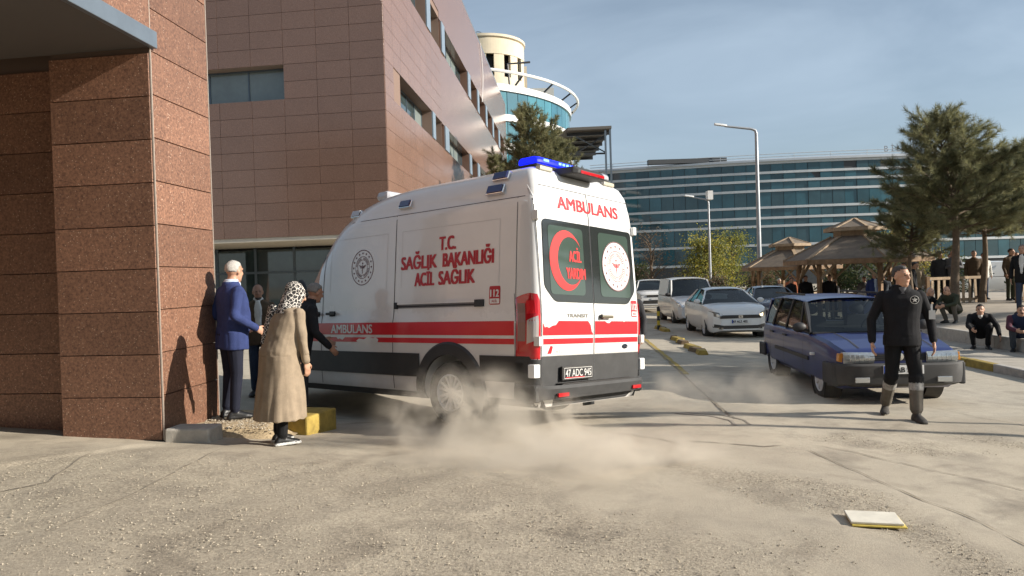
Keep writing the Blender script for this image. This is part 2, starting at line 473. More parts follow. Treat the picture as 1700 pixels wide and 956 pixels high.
for pts, w in (([(1.05, 8.0), (1.5, 7.55), (1.62, 7.3)], 0.03), ([(1.7, 7.42), (2.4, 7.15), (2.6, 7.2)], 0.05),
               ([(2.75, 7.05), (2.82, 6.4), (2.85, 6.0), (2.92, 5.55), (2.98, 5.2), (3.05, 4.85), (3.05, 4.5), (3.05, 4.2)], 0.022),
               ([(2.95, 7.25), (3.3, 6.55), (3.45, 6.2), (3.85, 5.65), (4.1, 5.2)], 0.02), ([(5.25, 9.5), (5.7, 8.0), (6.0, 6.8)], 0.02),
               ([(-2.85, 7.1), (-2.85, 6.15), (-2.85, 5.25), (-2.95, 4.55)], 0.022), ([(-4.0, 7.2), (-3.85, 6.4), (-3.7, 5.8), (-3.9, 5.3)], 0.03),
               ([(-0.3, 5.9), (0.05, 5.6)], 0.012)):
    crack(pts, w)
# tyre marks: dark rubber tracks swept through the dust
TYRE = pmat('tyre_mark', (0.27, 0.235, 0.19), 0.95, 0, 0.25, 14)
def tyre_mark(pts, w):
    mb = MB(); rows = []
    P = [Vector((a, b, 0)) for a, b in pts]; L = []
    for a, b in zip(P, P[1:]):
        k = max(2, int((b - a).length / 0.08)); L += [a.lerp(b, i / k) for i in range(k)]
    for i, p in enumerate(L):
        d = (L[min(i + 1, len(L) - 1)] - L[max(i - 1, 0)]).normalized(); s = Vector((-d.y, d.x, 0)); ww = w * (0.5 + 0.5 * abs(noise.noise(p * 3.3)) * 2)
        row = []
        for k in (-1, 1):
            c = p + s * ww * .5 * k; c.z = gz(c.x, c.y) + 0.012 * noise.fractal(Vector((c.x * 1.3, c.y * 1.3, 0.3)), 1.0, 2.0, 3) + 0.005; row.append(c)
        rows.append(row)
    mb.loft(rows, cap0=False, cap1=False, closed=False); mb.build('tyre_mark', TYRE, ground)
tyre_mark([(2.0, 9.3), (2.35, 9.0), (2.5, 8.6), (2.45, 8.2)], .05); tyre_mark([(2.15, 9.35), (2.5, 9.05), (2.66, 8.6), (2.62, 8.2)], .04)
# ---- loose gravel: far too many stones to count
def stones(n, fn, smin, smax, name, label, mat):
    rnd = random.Random(3); V, F = [], []
    base = [Vector(p) for p in ((1, 0, 0), (-1, 0, 0), (0, 1, 0), (0, -1, 0), (0, 0, 1), (0, 0, -1))]
    tri = ((0, 2, 4), (2, 1, 4), (1, 3, 4), (3, 0, 4), (2, 0, 5), (1, 2, 5), (3, 1, 5), (0, 3, 5))
    k = 0
    while k < n:
        p = fn(rnd)
        if p is None: continue
        s = smin + (smax - smin) * rnd.random() ** 3.0; o = len(V); a = rnd.random() * 6.28; ca_, sa_ = math.cos(a), math.sin(a)
        sx, sy, sz = s * (0.7 + 0.6 * rnd.random()), s * (0.7 + 0.6 * rnd.random()), s * (0.45 + 0.4 * rnd.random())
        for q in base:
            qx, qy, qz = q.x * sx + rnd.uniform(-.3, .3) * s, q.y * sy + rnd.uniform(-.3, .3) * s, q.z * sz
            V.append((p[0] + qx * ca_ - qy * sa_, p[1] + qx * sa_ + qy * ca_, p[2] + qz + sz * 0.1))
        F += [(o + i, o + j, o + m_) for i, j, m_ in tri]; k += 1
    me = bpy.data.meshes.new(name); me.from_pydata(V, [], F); me.materials.append(mat)
    return tag(link(name, me), label, kind='stuff')
STONE = pmat('gravel_stone', (0.40, 0.35, 0.27), 0.95, 0, 0.4, 45)
def apron_pt(r):
    y = 3.4 + 4.3 * r.random() ** 1.5; x = r.uniform(-4.2, 5.0)
    if abs(x) > y * 0.74 + 0.2: return None
    if rough_mask(x, y) < 0.25 + 0.6 * r.random(): return None
    return (x, y, gz(x, y) + 0.004)
stones(15000, apron_pt, 0.002, 0.0085, 'gravel', 'loose gravel strewn over the broken concrete apron', STONE)
# ================================================================ kerbs, pavement, terrace
def strip_mesh(v0, v1, u0, u1, zfn, mat, name, nu=40, nv=6):
    mb = MB()
    def f(a, b):
        u, v = u0 + (u1 - u0) * a, v0 + (v1 - v0) * b
        x, y = uv(u, v); return (x, y, zfn(x, y, u, v))
    mb.grid(f, nu, nv); return mb.build(name, mat, None, 30)
PAVE = pmat('pavement_concrete', (0.36, 0.325, 0.27), 0.92, 0, 0.22, 3.5, 0.4, 60)
KV = 7.35
def pave_z(x, y): return gz(x, y) + 0.13
pavement = tag(strip_mesh(KV + 0.14, 9.05, 6.0, 21.0, lambda x, y, u, v: pave_z(x, y), PAVE, 'pavement'), 'narrow raised pavement along the right side of the road', kind='structure')
# kerb stones, painted yellow and bare in turn
ks = MB().box(0, 0.16, 0.004, 0.92, -0.25, 0.005).build('kerb_stone', YEL, pavement, None, 0.018)
for i in range(15):
    u = 6.4 + i * 0.93
    k = ks if i == 0 else bpy.data.objects.new('kerb_stone', ks.data)
    if i:
        COL.objects.link(k); k.parent = pavement
        b = k.modifiers.new('Bevel', 'BEVEL'); b.width = 0.018; b.segments = 2
    x, y = uv(u, KV - 0.02); k.location = (x, y, pave_z(x, y) + 0.002); k.rotation_euler = (0, 0, -D5)
    if i % 3 == 1:
        k.material_slots[0].link = 'OBJECT'; k.material_slots[0].material = CONC
def ter_z(x, y, u=None, v=None):
    """terrace: two steps up from the road, rising to the right, falling off behind"""
    if u is None:
        u = y * math.cos(D5) + x * math.sin(D5); v = x * math.cos(D5) - y * math.sin(D5)
    up = 0.02 + 0.30 * sstep((v - 9.2) / 3.5)
    return up + (-0.42 - up) * sstep((u - 24.0 - 2.2 * max(0, v - 11.3)) / 5.0)
TERR = pmat('terrace_paving', (0.38, 0.33, 0.265), 0.92, 0, 0.2, 2.0, 0.3, 50)
terrace = tag(strip_mesh(9.19, 40, 6.0, 60, ter_z, TERR, 'terrace', 90, 40), 'raised paved terrace with the summerhouses', kind='structure')
def slot(u0, u1, i):
    x0, y0 = uv(u0, 9.06); z1 = ter_z(*uv((u0 + u1) / 2, 9.2)) + 0.003
    o = MB().box(0, 0.16, 0.003, u1 - u0 - 0.003, gz(x0, y0) - z1, 0.0).build('step_stone', CONC, terrace, None, 0.012)
    o.location = (x0, y0, z1); o.rotation_euler = (0, 0, -D5)
for i in range(13): slot(6.2 + i * 1.2, 6.2 + (i + 1) * 1.2, i)
# yellow painted edge line of the left lane and the kerb islands by the pillar
mb = MB(); rows = []
for i in range(60):
    u = 13.2 + i * 0.16; w = 0.07 + 0.03 * noise.noise(Vector((u * 2, 0, 0)))
    rows.append([Vector((*uv(u, 1.86 - w), 0)), Vector((*uv(u, 1.86 + w), 0))])
    for p in rows[-1]: p.z = gz(p.x, p.y) + 0.006
mb.loft(rows, cap0=False, cap1=False, closed=False)
mb.build('painted_line', YEL, ground)
mb = MB(); rows = []
for i in range(60):
    u = 8.9 + i * 0.2; rows.append([Vector((*uv(u, 1.80), 0)), Vector((*uv(u, 1.80 + 0.035 + 0.02 * noise.noise(Vector((u * 3, 2, 0)))), 0))])
    for p in rows[-1]: p.z = gz(p.x, p.y) + 0.009
mb.loft(rows, cap0=False, cap1=False, closed=False); mb.build('crack', CRACK, ground)
def kerbblock(name, x0, x1, y0, y1, z0, z1, rz, mat, label):
    o = MB().box(-(x1 - x0) / 2, (x1 - x0) / 2, -(y1 - y0) / 2, (y1 - y0) / 2, z0, z1)
    for v in o.v: v.x += 0.012 * noise.noise(v * 3.1); v.z += 0.01 * noise.noise(v * 4.7)
    ob = o.build(name, mat, None, None, 0.02); ob.location = ((x0 + x1) / 2, (y0 + y1) / 2, 0); ob.rotation_euler = (0, 0, rz)
    return tag(ob, label, 'kerb')
kerbblock('kerb_block', -3.55, -3.08, 7.44, 7.75, -0.05, 0.175, R(-4), CONC, 'grey concrete kerb block at the foot of the granite pillar')
kerbblock('kerb_block', -2.74, -2.18, 8.15, 8.75, -0.2, 0.14, R(-18), YEL, 'yellow painted kerb block behind the woman in the long coat')
GRAV = pmat('gravel_bed', (0.40, 0.31, 0.19), 0.97, 0, 0.4, 40, 0.9, 60)
mb = MB()
mb.grid(lambda a, b: (lambda x, y: (x, y, 0.09 + 0.02 * noise.noise(Vector((x * 4, y * 4, 0))) - 0.10 * sstep((abs(b - .5) - .35) / .15) - .12 * sstep((a - .75) / .25)))(-3.62 + 1.22 * a, 7.72 + 1.5 * b), 24, 24)
bed = tag(mb.build('gravel_bed', GRAV, None, 60), 'sandy gravel bed beside the granite pillar', kind='structure')
def bed_pt(r):
    x, y = r.uniform(-3.5, -2.55), r.uniform(7.8, 8.8); return (x, y, 0.095 - .05 * sstep((x + 2.75) / .2))
stones(1500, bed_pt, 0.004, 0.016, 'gravel', 'loose gravel heaped beside the granite pillar', STONE)

# ================================================================ entrance building on the left (pillar, recessed wall, upper storey)
def panel_mesh(w, h, t, name='panel'):
    b = 0.004
    return MB().add([(0, 0, 0), (w, 0, 0), (w, 0, h), (0, 0, h), (b, -t, b), (w - b, -t, b), (w - b, -t, h - b), (b, -t, h - b)],
                    [(4, 5, 6, 7), (0, 1, 5, 4), (1, 2, 6, 5), (2, 3, 7, 6), (3, 0, 4, 7)]).mesh(name, G_NEAR)
_pm = {}
def wall_panels(parent, org, du, length, z0, z1, pw, ph, mat, t=0.014, gap=0.004, holes=(), ends=0.0, pal=None):
    """cladding slabs over a wall: du is the unit direction along the wall as seen from outside (left to right)"""
    du = Vector(du).normalized(); rz = math.atan2(du.y, du.x)
    ncol = max(1, round(length / pw)); pw = length / ncol; nrow = max(1, round((z1 - z0) / ph)); ph = (z1 - z0) / nrow
    key = (round(pw, 3), round(ph, 3), mat.name, t)
    for i in range(ncol):
        for j in range(nrow):
            a, b = i * pw, z0 + j * ph
            if any(a + pw > h0 + .02 and a < h1 - .02 and b + ph > h2 + .02 and b < h3 - .02 for h0, h1, h2, h3 in holes): continue
            if key not in _pm:
                _pm[key] = panel_mesh(pw - gap, ph - gap, t); _pm[key].materials.clear(); _pm[key].materials.append(mat)
            p = Vector(org) + du * (a + gap / 2)
            o = link('granite_panel', _pm[key], parent, (p.x, p.y, b + gap / 2), (0, 0, rz))
            jx = 0.002 * random.random(); o.location.x += du.y * jx; o.location.y -= du.x * jx
DEP = Vector((math.sin(D5), math.cos(D5), 0))            # into the picture
LEF = Vector((-0.990, 0.141, 0)).normalized()            # along the front faces, to the left
C0 = Vector((-3.60, 7.52, 0))                            # near corner of the pillar
eb = thing('entrance_building', 'brown granite clad entrance building with a pillar, in the left foreground', 'building', (0, 0, 0))
def core(pts, z0, z1, mat, name, parent):
    o = MB().slab([(p.x, p.y, z0) for p in pts], (0, 0, z1 - z0)).build(name, mat, parent); return o
ins = 0.012
PH = 0.437
zb = 0.055
ztop = zb + PH * 9 + 0.06         # underside of the upper storey
a0 = C0 + LEF * 1.12
core([C0 + DEP * ins + LEF * ins, C0 + DEP * 1.14 + LEF * ins, C0 + DEP * 1.14 + LEF * 3.2, a0 + DEP * 0.34 + LEF * 2.08, a0 + DEP * 0.34 - LEF * ins, a0 + DEP * ins - LEF * ins], -0.2, 9.0, JOINT, 'wall_core', eb)
wall_panels(eb, a0, -LEF, 1.12, zb, zb + PH * 9, 1.12, PH, G_NEAR)
wall_panels(eb, C0, DEP, 1.16, zb + 0.02, zb + 0.02 + PH * 21, 1.16, PH, G_NEAR)
wall_panels(eb, a0 + LEF * 2.1 + DEP * 0.33, -LEF, 2.1, zb, zb + PH * 9, 1.05, PH, G_NEAR)
for s, q in ((1, C0 + DEP * 1.165), (1, C0 - DEP * 0.002)):   # steel edge trims
    MB().box(-0.007, 0.006, -0.004, 0.008, zb, 9.0).build('edge_trim', pmat('edge_trim', (0.45, 0.38, 0.32), 0.5, 0.2), eb).location = (q.x + 0.012, q.y, 0)
# upper storey over our heads, extended unseen behind the camera to cut sky light
U0 = C0 - DEP * 22.0
core([U0 + LEF * ins, C0 + LEF * ins - DEP * 0.03, C0 + LEF * 12 - DEP * 0.03, U0 + LEF * 12], ztop + 0.16, 9.0, JOINT, 'upper_wall', eb)
wall_panels(eb, C0 - DEP * 6.0, DEP, 6.0, ztop + 0.17, ztop + 0.17 + PH * 11, 1.2, PH, G_NEAR)
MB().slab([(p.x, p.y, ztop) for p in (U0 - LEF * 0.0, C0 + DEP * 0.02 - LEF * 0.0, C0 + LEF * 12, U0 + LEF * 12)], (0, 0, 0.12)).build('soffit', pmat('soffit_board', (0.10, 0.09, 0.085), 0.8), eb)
MB().bar(U0 - LEF * 0.035 + Vector((0, 0, ztop + 0.075)), C0 + DEP * 0.05 - LEF * 0.035 + Vector((0, 0, ztop + 0.075)), 0.06, 0.17).build('fascia', STEEL, eb, None, 0.006)

core([U0 + DEP * 1 + LEF * .1, U0 + DEP * 2.2 + LEF * .1, U0 + DEP * 2.2 + LEF * 12, U0 + DEP * 1 + LEF * 12], -.2, ztop, G_NEAR, 'rear_sky_block', eb)  # unseen wall added behind the camera to block sky fill
core([C0 + LEF * 6.5 - DEP * 20, C0 + LEF * 6.5 + DEP * .2, C0 + LEF * 6.8 + DEP * .2, C0 + LEF * 6.8 - DEP * 20], -.2, ztop, G_NEAR, 'bay_sky_block', eb)  # unseen side wall added to keep sky fill and bounce off the pillar
# ================================================================ hospital block behind the ambulance
K0 = Vector((-3.58, 22.0, 0))
hb = thing('hospital_block', 'tall brown granite clad hospital block with ribbon windows, behind the ambulance', 'building', (0, 0, 0))
BZ0, BZ1 = 3.05, 16.0
PW, PHB = 1.05, 0.52
zrow = [BZ0 + PHB * k for k in range(26)]
FL, RL = 14.7, 40.0
wz0, wz1 = BZ0 + PHB * 8, BZ0 + PHB * 10       # first windows 7.2-8.25
vz0, vz1 = BZ0 + PHB * 16, BZ0 + PHB * 18.5
win_front = (FL - 8.4, FL - 3.15, wz0, wz1)
REV = 0.45
def wall_with_holes(name, org, du, L, z0, z1, holes, mat, parent, thick=0.3, xs_extra=()):
    """wall slab with rectangular openings"""
    du = Vector(du).normalized(); nrm = Vector((du.y, -du.x, 0))
    xs = sorted({0, L} | {h[0] for h in holes} | {h[1] for h in holes}); zs = sorted({z0, z1} | {h[2] for h in holes} | {h[3] for h in holes})
    mb = MB()
    def P(a, z, d): q = Vector(org) + du * a - nrm * d; return (q.x, q.y, z)
    def solid(i, j):
        if i < 0 or j < 0 or i >= len(xs) - 1 or j >= len(zs) - 1: return False
        cx, cz = (xs[i] + xs[i + 1]) / 2, (zs[j] + zs[j + 1]) / 2
        return not any(h[0] < cx < h[1] and h[2] < cz < h[3] for h in holes)
    for i in range(len(xs) - 1):
        for j in range(len(zs) - 1):
            if not solid(i, j): continue
            a, b, c, d = xs[i], xs[i + 1], zs[j], zs[j + 1]
            mb.add([P(a, c, 0), P(b, c, 0), P(b, d, 0), P(a, d, 0)], [(0, 1, 2, 3)])
            for ok, e0, e1 in ((solid(i - 1, j), (a, c), (a, d)), (solid(i + 1, j), (b, c), (b, d)), (solid(i, j - 1), (a, c), (b, c)), (solid(i, j + 1), (a, d), (b, d))):
                if not ok: mb.add([P(*e0, 0), P(*e1, 0), P(*e1, thick), P(*e0, thick)], [(0, 1, 2, 3)])
    o = mb.build(name, mat, parent); return o
JOINT3 = pmat('joint_lit', (0.20, 0.135, 0.105), 0.7)
REVEAL = pmat('window_reveal', (0.20, 0.16, 0.14), 0.7)
# front face (shade)
fo = K0 + LEF * FL
wall_with_holes('wall', fo + DEP * 0.012, -LEF, FL - .09, BZ0, BZ1, [win_front], JOINT2, hb, 0.5)
wall_panels(hb, fo, -LEF, FL, BZ0, BZ0 + PHB * 21, PW, PHB, G_FAR, holes=[win_front, (-1, 5.0, 0, 99)])
wall_panels(hb, fo, -LEF, 5.2, BZ0, BZ0 + PHB * 21, 5.2, PHB * 21, G_FAR, holes=[])
# side face (sun), windows in two ribbons
side_holes = []
for a, b in ((2.0, 7.2), (7.8, 10.0), (11.0, 17.4), (18.2, 20.6), (21.6, 28.0), (28.8, 31.2), (32.2, 38.4)):
    side_holes.append((a, b, wz0, wz1))
for a, b in ((1.2, 6.6), (7.4, 9.8), (10.6, 17.6), (18.6, 21.4), (22.2, 25.4), (26.2, 29.2), (30.0, 33.2), (34.2, 37.6)):
    side_holes.append((a, b, vz0, vz1))
def stone_wall_mat():
    """polished granite with joints too far off to be pieces"""
    m = granite('granite_far_wall', (0.15, 0.085, 0.062), (0.265, 0.162, 0.120), (0.36, 0.26, 0.20), 0.17, 0.10, 0.16)
    return m
G_WALL = stone_wall_mat()
wall_with_holes('wall', K0 + DEP * 9.45 - LEF * 0.0, DEP, RL - 9.45, BZ0, BZ1, [(max(0, a - 9.45), b - 9.45, c, d) for a, b, c, d in side_holes if b > 9.45], G_WALL, hb, REV)
wall_with_holes('wall', K0 + LEF * 0.012 + DEP * .09, DEP, 9.35, BZ0, BZ1, [(a - .09, min(b, 9.42) - .09, c, d) for a, b, c, d in side_holes if a < 9.4], JOINT3, hb, REV)
wall_panels(hb, K0, DEP, 9.45, BZ0, BZ0 + PHB * 25, PW, PHB, G_FAR, holes=side_holes)
MB().slab([(p.x, p.y, BZ1) for p in (K0, K0 + DEP * RL, K0 + DEP * RL + LEF * FL, K0 + LEF * FL)], (0, 0, 0.12)).build('roof', STEEL, hb)
MB().slab([(p.x, p.y, BZ0 - 0.12) for p in (K0 + DEP * .01 + LEF * .01, K0 + DEP * RL, K0 + DEP * RL + LEF * FL, K0 + LEF * FL + DEP * .01)], (0, 0, 0.12)).build('soffit', PLASTER, hb)
FRM = pmat('window_frame', (0.10, 0.13, 0.16), 0.45, 0.3)
CURT = pmat('curtained_glass', (0.15, 0.18, 0.175), 0.12, 0, 0.2, 1.2, spec=.8)
def window(parent, org, du, h, depth, npane, pm=None):
    du = Vector(du).normalized(); nrm = Vector((du.y, -du.x, 0)); rz = math.atan2(du.y, du.x)
    a, b, c, d = h; p = Vector(org) + du * a - nrm * depth; w = b - a
    fr_ = MB(); t = 0.05
    fr_.box(0, w, -0.03, 0.03, c, c + t); fr_.box(0, w, -0.03, 0.03, d - t, d)
    for i in range(npane + 1):
        x = (w - t) * i / npane; fr_.box(x, x + t, -0.028, 0.028, c + t, d - t)
    f = fr_.build('window_frame', FRM, parent); f.location = (p.x, p.y, 0); f.rotation_euler = (0, 0, rz)
    for i in range(npane):
        x0 = (w - t) * i / npane + t; x1 = (w - t) * (i + 1) / npane
        o = MB().box(x0, x1, -0.008, 0.008, c + t, d - t).build('pane', pm or random.choice([WGLASS, WGLASS, BLIND]), f)
for h in side_holes: window(hb, K0, DEP, h, REV - 0.03, max(2, round((h[1] - h[0]) / 1.3)))
window(hb, fo, -LEF, win_front, 0.40, 4, CURT)
# slate blue pier cladding between the ribbon windows
for z0_, z1_ in ((wz0, wz1), (vz0, vz1)):
    hs = [h for h in side_holes if h[2] == z0_]
    for h0, h1 in zip(hs, hs[1:]):
        p = K0 + DEP * (h0[1] + 0.02)
        if h1[0] - h0[1] > .25: 
            o = MB().box(0, h1[0] - h0[1] - 0.04, -0.05, 0.0, z0_, z1_).build('pier_panel', pmat('pier_blue', (0.22, 0.28, 0.34), 0.35, 0.2), hb)
            o.location = (p.x, p.y, 0); o.rotation_euler = (0, 0, math.atan2(DEP.y, DEP.x))
# recessed glass entrance below
E0 = K0 + DEP * 3.4
ew = MB()
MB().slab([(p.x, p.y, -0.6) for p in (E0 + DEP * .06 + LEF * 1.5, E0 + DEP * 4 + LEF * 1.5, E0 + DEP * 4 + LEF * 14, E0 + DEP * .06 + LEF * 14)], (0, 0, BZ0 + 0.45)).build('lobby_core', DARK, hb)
for i in range(9):
    q0, q1 = E0 + LEF * (1.5 + i * 1.45), E0 + LEF * (1.5 + (i + 1) * 1.45 - 0.06)
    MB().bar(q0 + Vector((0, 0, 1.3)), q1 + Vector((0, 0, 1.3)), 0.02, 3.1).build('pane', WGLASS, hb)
    MB().bar(q1 + LEF * 0.03 + Vector((0, 0, -0.5)), q1 + LEF * 0.03 + Vector((0, 0, BZ0 - 0.13)), 0.06, 0.09).build('mullion', FRM, hb)
MB().bar(E0 + LEF * 1.5 - DEP * .05 + Vector((0, 0, 2.05)), E0 + LEF * 14 - DEP * .05 + Vector((0, 0, 2.05)), 0.08, 0.08).build('transom', FRM, hb)
for a in (0.7, 7.4):
    p = K0 + LEF * a + DEP * 0.5
    MB().box(p.x - .3, p.x + .3, p.y - .3, p.y + .3, -0.8, BZ0 - 0.121).build('column', G_FAR, hb)
# loose cable hanging on the facade
q = K0 + DEP * 23.5 - LEF * 0.05
cab = [q + DEP * (0.9 * math.sin(t * math.pi)) * (1 - t * .2) + Vector((0, 0, 16.0 - 3.6 * t + 0.0)) for t in [i / 14 for i in range(15)]]
tag(MB().tube(cab, 0.02, 5).build('hanging_cable', WHITEP), 'white cable hanging down the sunlit upper wall of the hospital block', 'cable')
# ================================================================ far glass building
GLZ = [pmat('curtain_glass_%s' % c, col, 0.04, 0.0, 0.25, 0.35, spec=0.6) for c, col in (('a', (0.022, 0.075, 0.098)), ('b', (0.030, 0.092, 0.118)), ('c', (0.018, 0.055, 0.072)), ('d', (0.028, 0.066, 0.082)))]
BAND = pmat('silver_band', (0.46, 0.48, 0.49), 0.4, 0.2, 0.06, 1)
gb = thing('glass_office_building', 'wide curved glass building with pale horizontal bands, across the far end of the site', 'building', (44, 108, 0))
def arc(t):
    """plan of the facade, t metres from its left end"""
    k = t / 62.0
    x = 12.4 + 62.5 * k; y = 112.5 - 6.0 * k - 3.5 * math.sin(math.pi * k)
    return Vector((x - 44, y - 108, 0))
NC = 37
bz = [-0.5, 2.5, 5.2, 7.9, 9.1, 10.6, 13.0, 14.4, 15.6, 17.0]
pan = {}
colpts = [arc(62.0 * i / NC) for i in range(NC + 1)]
for j in range(1, len(bz) - 1):
    z0, z1 = bz[j] + 0.16, bz[j + 1] - 0.16
    for i in range(NC):
        p, q = colpts[i], colpts[i + 1]; d = q - p
        key = (j, random.randrange(4))
        if key not in pan:
            pan[key] = MB().box(0.03, 1.66, -0.03, 0.03, z0, z1).mesh('pane', GLZ[key[1]])
        o = link('pane', pan[key], gb, p, (random.uniform(-.006, .006), 0, math.atan2(d.y, d.x) + random.uniform(-.008, .008))); o.scale = (d.length / 1.69, 1, 1)
back = [p + Vector((0, 0.06, 0)) for p in colpts]
MB().loft([[Vector((p.x, p.y, -1)) for p in back] + [Vector((34, 14, -1)), Vector((-34, 14, -1))], [Vector((p.x, p.y, 17)) for p in back] + [Vector((34, 14, 17)), Vector((-34, 14, 17))]]).build('wall_core', pmat('spandrel_dark', (0.03, 0.035, 0.04), 0.5), gb)
for z in bz[1:]:
    rows = [[p + Vector((0, -0.16, z - 0.17)), p + Vector((0, -0.16, z + 0.17)), p + Vector((0, 0.1, z + 0.17)), p + Vector((0, 0.1, z - 0.17))] for p in colpts]
    MB().loft(rows).build('band', BAND, gb)
rows = [[p + Vector((0, -0.5, 17.17)), p + Vector((0, -0.5, 17.45)), p + Vector((0, 3, 18.1)), p + Vector((0, 3, 17.17))] for p in colpts]
MB().loft(rows).build('roof_edge', pmat('roof_metal', (0.42, 0.45, 0.48), 0.45, 0.3), gb)
for i in range(2, NC, 3):
    MB().bar(colpts[i] + Vector((0, .3, 17.4)), colpts[i] + Vector((0, .3, 18.3)), .06, .06).build('rail_post', BAND, gb)
for z in (17.9, 18.3):
    MB().tube([p + Vector((0, .3, z)) for p in colpts], 0.05, 4).build('rail', BAND, gb)
MB().box(-23.5, -12, .5, 1.5, 17.6, 18.25).build('roof_beam', pmat('dark_beam', (0.05, 0.055, 0.06), 0.6), gb)
# pale hipped wing rising behind the right half, with its sign letters
wg = thing('roof_wing', 'pale beige hipped roof wing rising behind the right end of the glass building', 'building', (70, 124, 0))
MB().loft([[Vector(p) for p in ((-19, -2, 15), (28, -2, 15), (28, 10, 15), (-19, 10, 15))], [Vector(p) for p in ((-19, -2, 18.6), (28, -2, 18.6), (28, 10, 18.6), (-19, 10, 18.6))]]).build('wall', CREAM, wg)
MB().loft([[Vector(p) for p in ((-19.8, -3, 18.6), (29, -3, 18.6), (29, 11, 18.6), (-19.8, 11, 18.6))], [Vector(p) for p in ((-14, 1, 20.2), (24, 1, 20.2), (24, 6, 20.2), (-14, 6, 20.2))]]).build('roof', pmat('tile_beige', (0.46, 0.36, 0.27), 0.8, 0, 0.12, .5), wg)
# ---- text helper
_fonts = {}
def text2d(s, size=1.0, xs=1.0, bold=0.0, gap=1.0, shear=0.0):
    """flat letter mesh centred on 0,0: (verts2d, faces)"""
    cu = bpy.data.curves.new('t', 'FONT'); cu.body = s; cu.size = 1.0; cu.offset = bold; cu.space_character = gap; cu.align_x = 'LEFT'
    cu.resolution_u = 4; cu.shear = shear
    o = bpy.data.objects.new('t', cu); COL.objects.link(o)
    dg = bpy.context.evaluated_depsgraph_get(); me = bpy.data.meshes.new_from_object(o.evaluated_get(dg))
    vs = [(v.co.x, v.co.y) for v in me.vertices]; fs = [tuple(p.vertices) for p in me.polygons]
    bpy.data.objects.remove(o); bpy.data.curves.remove(cu); bpy.data.meshes.remove(me)
    x0, x1 = min(v[0] for v in vs), max(v[0] for v in vs); y0 = min(v[1] for v in vs)
    k = size / 0.73
    return [((x - (x0 + x1) / 2) * k * xs, (y - 0.36) * k) for x, y in vs], fs
def fit_text(s, width, cap, bold=0.02, gap=1.0):
    """letters with cap height `cap` stretched to `width`; heavy strokes by overlaying shifted copies"""
    v, f = text2d(s, cap, 1.0, 0.0, gap)
    x0, x1 = min(p[0] for p in v), max(p[0] for p in v); e = bold * cap; k = (width - 2 * e) / (x1 - x0)
    V, F = [], []
    for i, (dx, dy) in enumerate(((0, 0), (-1, .35), (1, .35), (-1, -.35), (1, -.35)) if bold > .005 else ((0, 0),)):
        o = len(V); V += [(x * k + dx * e, y + dy * e, .00025 * i) for x, y in v]; F += [tuple(q + o for q in p) for p in f]
    return V, F
SIGNG = pmat('sign_grey', (0.16, 0.16, 0.17), 0.6)
for s_, x, y in (('BİLİM', -8.0, 20.9), ('RAM 462', 12.0, 20.9)):
    for i, ch in enumerate(s_):
        if ch == ' ': continue
        v, f = text2d(ch, 1.0)
        MB().add([(x + i * 1.0 + a, -2.5, y + b) for a, b in v], f).build('sign_letter', SIGNG, wg)
tw = MB()
for sx in (-.6, .6):
    for sy in (-.6, .6): tw.bar((sx, sy, 17), (sx * .5, sy * .5, 25), .12, .12)
for k in range(5):
    a = .6 - .035 * k; z = 17.5 + 1.4 * k
    tw.bar((-a, -a, z), (a, -a, z + 1.3), .07, .07); tw.bar((a, -a, z), (-a, -a, z + 1.3), .07, .07); tw.bar((a, a, z), (a, -a, z + 1.3), .07, .07); tw.bar((-a, a, z), (-a, -a, z + 1.3), .07, .07)
tower = tag(tw.build('radio_mast', STEEL), 'thin grey lattice mast on the roof behind the big pine', 'mast'); tower.location = (64.8, 118, 0)

# ================================================================ blue drum building behind the block
BL = [pmat('blue_glass_%d' % i, c, 0.06, 0, 0.15, .5, spec=1.0) for i, c in enumerate(((0.05, 0.17, 0.22), (0.06, 0.20, 0.25), (0.04, 0.14, 0.19)))]
dc = Vector((-9, 74.5, 0)); dr = 15.2
db = thing('glass_drum_building', 'round building of blue glass with white bands behind the hospital block', 'building', dc)
a0_, a1_ = R(-58), R(40)
def dp(a, r, z): return Vector((r * math.cos(a), r * math.sin(a), z))
NB = 22; rowsz = [5.0, 10.3, 12.6, 15.0, 17.5]
MB().loft([[dp(a0_ - .3 + (a1_ - a0_ + .6) * i / 40, dr - .1, z) for i in range(41)] + [Vector((-6, 4, z))] for z in (-.5, 17.6)]).build('wall_core', pmat('drum_core', (0.05, 0.08, 0.10), 0.5), db)
pk = {}
for j in range(len(rowsz) - 1):
    z0, z1 = rowsz[j] + .26, rowsz[j + 1] - .26
    for i in range(NB):
        a, b = a0_ + (a1_ - a0_) * i / NB, a0_ + (a1_ - a0_) * (i + 1) / NB
        p, q = dp(a, dr, 0), dp(b, dr, 0); d = q - p; key = (j, random.randrange(3))
        if key not in pk: pk[key] = MB().box(.03, d.length - .03, -.05, .0, z0, z1).mesh('pane', BL[key[1]])
        link('pane', pk[key], db, p, (0, 0, math.atan2(d.y, d.x)))
for z in rowsz:
    rr = [[dp(a0_ - .02 + (a1_ - a0_ + .04) * i / 40, dr + e, z + h) for e, h in ((.22, -.27), (.22, .27), (-.2, .27), (-.2, -.27))] for i in range(41)]
    MB().loft(rr).build('band', WHITEP, db, 40)
for rz_ in (18.3,):
    MB().tube([dp(a0_ - .1 + (a1_ - a0_ + .3) * i / 40, dr + .9, rz_ + .3) for i in range(41)], .13, 6).build('roof_ring', WHITEP, db, 40)
for i in range(0, 41, 5):
    a = a0_ - .1 + (a1_ - a0_ + .3) * i / 40
    MB().bar(dp(a, dr - .5, 17.7), dp(a, dr + .9, rz_ + .3), .12, .12).build('ring_bracket', BLACKM, db)
